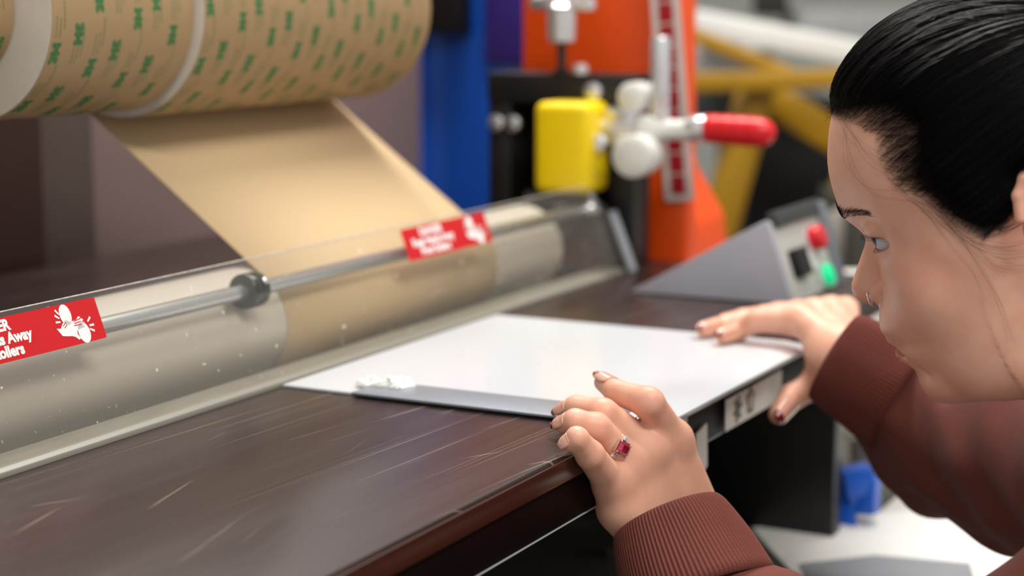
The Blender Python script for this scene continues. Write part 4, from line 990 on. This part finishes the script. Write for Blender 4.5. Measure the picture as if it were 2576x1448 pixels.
def pick(n, cond):
    c = cand[cond[cand]]; i = rng.choice(c, n); return VH[i] + rng.normal(0, .7, (n, 3))
SV, SF, so = [], [], 0
def add(P, R):
    global so
    v, f = tubes(P, R); SV.append(v); SF.append(f + so); so += len(v)
N1 = 6000; rt = pick(N1, ds > 1); add(*strands(rt, 24, rng.uniform(3.6, 6.0, N1), .06, 1.02, rng.uniform(.09, .22, N1)))
N2 = 5200; rt = pick(N2, (hs > 0) & (ds < 9)); add(*strands(rt, 18, rng.uniform(2.6, 5.4, N2), .10, 1.0, rng.uniform(.035, .09, N2), .4))
tmp = (hs > -1) & (ds < 4) & (VH[:, 2] < 92) & (VH[:, 2] > 0); N3 = 900
rt = pick(N3, tmp); add(*strands(rt, 12, rng.uniform(1.6, 4.4, N3), .14, .6, rng.uniform(.03, .055, N3), .3, curl=1.0))
# stray wisps over the temple and cheek
W = [[(40, 97), (28, 70), (10, 48), (-8, 30), (-40, 30)], [(44, 99), (34, 82), (22, 66), (6, 50), (-20, 40)], [(24, 60), (12, 40), (-4, 20), (-16, -6), (-22, -22)], [(10, 40), (-2, 18), (-12, -10), (-15, -38), (-14, -60)],
     [(36, 92), (44, 70), (36, 48), (16, 38), (-6, 26)], [(4, 34), (-8, 10), (-20, -14), (-36, -24), (-60, -20)], [(-2, 22), (-16, 0), (-34, -10), (-58, -4), (-80, 10)], [(6, 32), (-8, 4), (-26, -12), (-48, -18), (-72, -16)], [(18, 50), (8, 30), (0, 8), (-8, -14), (-6, -34)]]
WP = []
for wv in W:
    for rep in range(5 if wv[0][0] < 12 else 3):
        c = np.array(wv, float) + rng.normal(0, 2.2, (5, 2)); tt = np.linspace(0, 4, 30); xz = np.stack([np.interp(tt, range(5), c[:, i]) for i in (0, 1)], 1)
        for _ in range(6): xz[1:-1] = (xz[:-2] + xz[2:] + 2 * xz[1:-1]) / 4
        q = np.stack([xz[:, 0], np.full(30, 95.0), xz[:, 1]], 1)
        for _ in range(30): q[:, 1] -= np.clip(f_comb(q) - 1.0, -4, 4) * .7
        q[:, 1] += .3; WP.append(q)
WP = np.array(WP); add(WP, np.full(WP.shape[:2], .055) * np.linspace(1, .5, 30)[None])
# flyaways at the crown of the forehead
N4 = 60; rt = pick(N4, (hs > 0) & (hs < 8) & (VH[:, 2] > 92)); N_ = nrm(rt); FP = np.zeros((N4, 8, 3)); dr = N_ * .8 + rng.normal(0, .5, (N4, 3)) + np.array([.1, 0, .1])
for k in range(8): FP[:, k] = rt + dr * k * rng.uniform(.6, 1.6, (N4, 1)) + np.array([-.03, 0, .01]) * k * k
add(FP, np.full((N4, 8), .045))
strand_o = quads('hair_strands', h2w(np.concatenate(SV)), np.concatenate(SF), M_HAIR, hair, kind='stuff')
# bun at the back of the crown
bv, bf = surface(lambda P: smin(sd_ell(P, (-128, 0, 92), (34, 38, 34)), sd_ell(P, (-100, 0, 88), (24, 30, 26)), 12) + 1.6 * np.sin(P[:, 0] * .5 + P[:, 2] * .4 + 3 * np.sin(P[:, 1] * .1)), (-172, -48, 48), (-70, 48, 136), 3.0)
quads('hair_bun', h2w(bv), bf, M_HAIR, hair)
# eyebrows and lashes
def on_face(x_guess, y, z):
    q = np.stack([np.full(len(y), 85.0), y, z], 1)
    for _ in range(40): q[:, 0] -= np.clip(f_comb(q), -3, 3) * .7
    for _ in range(4): q[:, 0] -= np.clip(f_head(q), -3, 3) * .7
    return q
for s in (1, -1):
    nb = 340; t = rng.random(nb); y = s * (5 + 41 * t); z = 41.0 + 4.0 * np.sin(t * 2.0) - 7.0 * t + rng.uniform(-4.0, 4.0, nb) * (1 - .55 * t)
    p = on_face(60, y, z); L_ = rng.uniform(4, 8, nb); d = np.stack([-.15 - .55 * t, s * (.25 + .75 * t), .85 - 1.1 * t], 1) + rng.normal(0, .12, (nb, 3)); d /= np.linalg.norm(d, axis=1, keepdims=True)
    n_ = nrm(p); d -= (d * n_).sum(1, keepdims=True) * n_
    BP = np.stack([p + n_ * (.15 + .6 * math.sin(k / 4 * 3.1)) + d * (L_ * k / 4)[:, None] for k in range(5)], 1)
    v, f = tubes(BP, np.full(BP.shape[:2], .10) * np.linspace(1, .4, 5)[None]); quads('eyebrow', h2w(v), f, M_HAIR, person)
for s in (1, -1):
    LP = []
    for i in range(34):
        t = i / 33; y = 20 + 23 * t; dy = (y - 33.0) / 13.6; el = 4.9 * math.sqrt(max(0, 1 - dy * dy)) - .2 * (y - 30); z0 = EYE[2] + .4 + el
        x0 = EYE[0] + math.sqrt(max(1, 13.4 ** 2 - (y - EYE[1]) ** 2 - (z0 - EYE[2]) ** 2)); p = np.array([x0, y * s, z0]); L_ = 5.5
        out = np.array([1.0, s * (t - .4) * 1.3, 0.0]); out /= np.linalg.norm(out)
        LP.append([p + out * L_ * q + np.array([0, 0, -2.2 * q + 2.6 * q * q]) for q in (0, .25, .5, .75, 1)])
    for i in range(20):
        t = i / 19; y = 22 + 20 * t; dy = (y - 33.0) / 13.6; el = 4.9 * math.sqrt(max(0, 1 - dy * dy)) + .2 * (y - 30); z0 = EYE[2] - el
        x0 = EYE[0] + math.sqrt(max(1, 13.2 ** 2 - (y - EYE[1]) ** 2 - (z0 - EYE[2]) ** 2)); p = np.array([x0, y * s, z0])
        out = np.array([.9, s * (t - .4) * 1.2, -.5]); out /= np.linalg.norm(out); LP.append([p + out * 2.6 * q for q in (0, .25, .5, .75, 1)])
    LP = np.array(LP); v, f = tubes(LP, np.full(LP.shape[:2], .10) * np.linspace(1, .3, 5)[None]); quads('eyelashes', h2w(v), f, M_HAIR, person)

# ---------------------------------------------------------------- sweatshirt
def ribbed(name, A, B, e1, r1a, r2a, r1b, r2b, ribs, parent):
    """ribbed cuff: an oval sleeve end whose ribs run along the arm, rolled in at the opening"""
    A = Vector(A); B = Vector(B); ax = (B - A); L = ax.length; ax.normalize(); e1 = (Vector(e1) - ax * Vector(e1).dot(ax)).normalized(); e2 = ax.cross(e1)
    nu = ribs * 5; rows = [(-0.0, -.0045, 0), (-.0012, -.0028, .4), (-.0016, -.0008, .7), (0, .0002, 1)] + [(t * L, .0004, 1) for t in np.linspace(.05, .94, 14)] + [(L * .985, -.0015, .8), (L, -.004, .2)]
    V = []; F = []
    for (t, off, amp) in rows:
        q = max(0, t / L); sq = q ** 0.8; ra = r1a + (r1b - r1a) * sq + off; rb = r2a + (r2b - r2a) * sq + off
        for i in range(nu):
            a = 2 * math.pi * i / nu; k = .00065 * amp * math.cos(a * ribs) + .0010 * math.sin(3 * a + 4 * q) * q
            V.append(A + ax * t + e1 * math.cos(a) * (ra + k) + e2 * math.sin(a) * (rb + k))
    for j in range(len(rows) - 1):
        for i in range(nu): F.append((j * nu + i, j * nu + (i + 1) % nu, (j + 1) * nu + (i + 1) % nu, (j + 1) * nu + i))
    return quads(name, V, F, M_KNIT, parent)
cA = at(1680, 1304, 1.222); cdir = larm_dir; cB = cA + cdir * .060
swe1 = at(1799, 1238, 1.222) - at(1557, 1375, 1.222)
def fold(P, s=1.0):
    return s * (.0022 * np.sin(P @ np.array([60., 35, -48]) + 2.2 * np.sin(P @ np.array([18., -26, 22]))) + .0012 * np.sin(P @ np.array([-90., 70, 110]) + 1.5 * np.sin(P @ np.array([40., 30, -20]))))
ch0 = (SHL + SHR) / 2
def f_sweat(P):
    d = sd_cone(P, A_(SHL), A_(SHR), .076, .072)
    d = smin(d, sd_cone(P, A_(ch0 + Vector((.03, -.10, -.03))), A_(HIP), .125, .145), .07)
    d = smin(d, sd_cone(P, A_(SHR), A_(rel), .072, .062), .05); d = smin(d, sd_cone(P, A_(rel), A_(rwr + rdir * .055), .062, .045), .035)
    d = smin(d, sd_cone(P, A_(SHL), A_(LEL), .080, .066), .05); d = smin(d, sd_cone(P, A_(LEL), A_(cB + cdir * .030 + _r * .022), .070, .054), .035)
    d = smax(d, -sd_cone(P, A_(NB) + A_(HU) * .09 + A_(HF) * .03, A_(NB) - A_(HU) * .02, .085, .066), .010)
    d = d + .007 * np.exp(-(sd_cone(P, A_(at(2405, 1000, 1.37)), A_(at(2305, 1180, 1.41)), 0, 0) / .006) ** 2)
    return d + fold(P)
cp2 = [A_(p) for p in (SHL, SHR, HIP, LEL, rel, cB, rwr)]
VS, FS = surface(f_sweat, np.min(cp2, 0) - .17, np.max(cp2, 0) + .17, 0.0062)
sw = quads('sweatshirt', VS, FS, M_KNIT, person, label='plain maroon knit sweatshirt')
ribbed('cuff', cA, cB, swe1, .0385, .030, .053, .045, 100, sw)
rA = at(2102, 897, 1.465)
re1 = at(2142, 788, 1.465) - at(2062, 1006, 1.465)
ribbed('cuff', rA, rA + rdir * .062, re1, .0385, .032, .047, .042, 90, sw)
# trousers and legs down to the floor
def f_leg(P):
    d = sd_ell(P, A_(HIP), (.17, .14, .14))
    for s in (-1, 1):
        d = smin(d, sd_cone(P, A_(HIP) + [s * .09, 0, -.05], A_(Z(1.30 + s * .11, -.36, -.42)), .095, .065), .04); d = smin(d, sd_cone(P, A_(Z(1.30 + s * .11, -.36, -.42)), A_(Z(1.30 + s * .12, -.40, -.85)), .066, .05), .03)
    return d
vl, fl = surface(f_leg, A_(Z(1.02, -.66, -.91)), A_(Z(1.58, -.18, .14)), .012); quads('trousers', vl, fl, mat('dark_denim', '#22252c', .8, bump=.3, bscale=(900, 900, 900)), person)
for s in (-1, 1):
    c = Z(1.30 + s * .12, -.36, -.86); v, f = surface(lambda P: np.maximum(sd_ell(P, A_(c), (.048, .125, .055)), (ZT - .90) - P[:, 2]), A_(c) - [.08, .16, .06], A_(c) + [.08, .16, .08], .008); quads('shoe', v, f, M_BLACK, person)

# ---------------------------------------------------------------- jewellery
M_GOLD = mat('pale_gold', '#e6cfa0', 0.2, 1.0, 0.03); M_SILV = mat('bright_silver', '#e9e9ec', 0.14, 1.0, 0.02)
def ruby():
    m = bpy.data.materials.new('ruby'); m.use_nodes = True; b = m.node_tree.nodes['Principled BSDF']; tc = m.node_tree.nodes.new('ShaderNodeTexCoord'); n = m.node_tree.nodes.new('ShaderNodeTexNoise'); n.inputs['Scale'].default_value = 260
    m.node_tree.links.new(tc.outputs['Object'], n.inputs[0]); r = m.node_tree.nodes.new('ShaderNodeValToRGB'); r.color_ramp.elements[0].color = lin('#5a0018'); r.color_ramp.elements[1].color = lin('#d1104e')
    r.color_ramp.elements[0].position = .35; r.color_ramp.elements[1].position = .75
    m.node_tree.links.new(n.outputs['Fac'], r.inputs[0]); m.node_tree.links.new(r.outputs[0], b.inputs['Base Color']); b.inputs['Roughness'].default_value = .06; b.inputs['Coat Weight'].default_value = 1; b.inputs['Specular IOR Level'].default_value = .9
    return m
M_RUBY = ruby(); M_DIA = mat('clear_stone', '#e8ecf2', 0.05, 0.4, 0.1, coat=1)
mcp = Vector(lf[2][0]); pip = Vector(lf[2][1]); rax = (pip - mcp).normalized(); rc = mcp.lerp(pip, .56); fr_ = .0108 + (.0094 - .0108) * .56
rn = (-_f * .95 + _u * .28 + _r * .05); rn = (rn - rax * rn.dot(rax)).normalized(); rs = rax.cross(rn)
ring = thing('ring', 'gold ring with a rectangular dark red stone on the near ring finger', 'ring', rc)
V = []; F = []; n, m_ = 64, 10
for i in range(n):
    a = 2 * math.pi * i / n; dn = rn * math.cos(a) + rs * math.sin(a); wdt = .0012 + .0008 * max(0, math.cos(a)) ** 2
    for j in range(m_): b = 2 * math.pi * j / m_; V.append(rc + dn * (fr_ + .0005 + .00075 * math.cos(b)) + rax * wdt * math.sin(b))
for i in range(n):
    for j in range(m_): F.append((i * m_ + j, ((i + 1) % n) * m_ + j, ((i + 1) % n) * m_ + (j + 1) % m_, i * m_ + (j + 1) % m_))
mk('band', V, F, M_GOLD, ring, True)
gy = (_r * 85 - _u * 42); gy = (gy - rn * gy.dot(rn)).normalized(); gx = rn.cross(gy)
def gem(name, c, lx_, ly_, h_, m, parent, ch=.28):
    """emerald-cut stone: chamfered rectangle stepping up to a flat table"""
    V = []; F = []; lev = [(-.55, .55), (0.0, 1.0), (.22, 1.0), (.62, .80), (1.0, .58)]
    for hh, sc in lev:
        X = lx_ / 2 * sc; Y = ly_ / 2 * sc; k = min(X, Y) * ch
        for (x, y) in ((X - k, Y), (-X + k, Y), (-X, Y - k), (-X, -Y + k), (-X + k, -Y), (X - k, -Y), (X, -Y + k), (X, Y - k)): V.append(c + gx * x + gy * y + rn * (hh * h_))
    for j in range(len(lev) - 1):
        for i in range(8): F.append((j * 8 + i, j * 8 + (i + 1) % 8, j * 8 + 8 + (i + 1) % 8, j * 8 + 8 + i))
    F.append(tuple(range(7, -1, -1))); F.append(tuple((len(lev) - 1) * 8 + i for i in range(8)))
    return mk(name, V, F, m, parent)
gc_ = rc + rn * (fr_ + .0034)
gem('red_stone', gc_, .0082, .0104, .0026, M_RUBY, ring)
bx_ = mk('setting', [gc_ + gx * x * .0046 + gy * y * .0057 + rn * z for z in (-.0022, .0003) for x, y in ((1, 1), (-1, 1), (-1, -1), (1, -1))], [(0, 1, 5, 4), (1, 2, 6, 5), (2, 3, 7, 6), (3, 0, 4, 7), (3, 2, 1, 0)], M_SILV, ring)
for x, y in ((1, 1), (-1, 1), (-1, -1), (1, -1)):
    p = gc_ + gx * x * .0040 + gy * y * .0050
    lathe('prong', p - rn * .003, p + rn * .0016 - (gx * x + gy * y) * .0004, [(0, .0007), (.003, .0007), (.0042, .0006), (.0048, .0002)], M_SILV, ring, 10)
for s in (1, -1):
    a = s * .66; dn = rn * math.cos(a) + rs * math.sin(a); p = rc + dn * (fr_ + .0016)
    o = gem('side_stone', p, .0030, .0042, .0014, M_DIA, ring)
nh = thing('nose_ring', 'thin twisted silver hoop through the near nostril', 'nose ring', Vector(h2w([(66, 12, -20)])[0]))
V = []; F = []; n, m_ = 72, 8; c = np.array([68.6, 11.8, -14.8])
for i in range(n):
    a = 2 * math.pi * i / n; dn = np.array([.18, .35, 0]) * 0 + np.array([0, math.cos(a), math.sin(a)]) ; dn = dn / np.linalg.norm(dn); cc = c + dn * 4.4
    for j in range(m_):
        b = 2 * math.pi * j / m_ + a * 14; rr = .55 + .12 * math.cos(2 * (2 * math.pi * j / m_)); V.append(cc + dn * rr * math.cos(b) + np.array([1, 0, 0]) * rr * math.sin(b))
for i in range(n):
    for j in range(m_): F.append((i * m_ + j, ((i + 1) % n) * m_ + j, ((i + 1) % n) * m_ + (j + 1) % m_, i * m_ + (j + 1) % m_))
mk('hoop', h2w(V), F, M_SILV, nh, True)
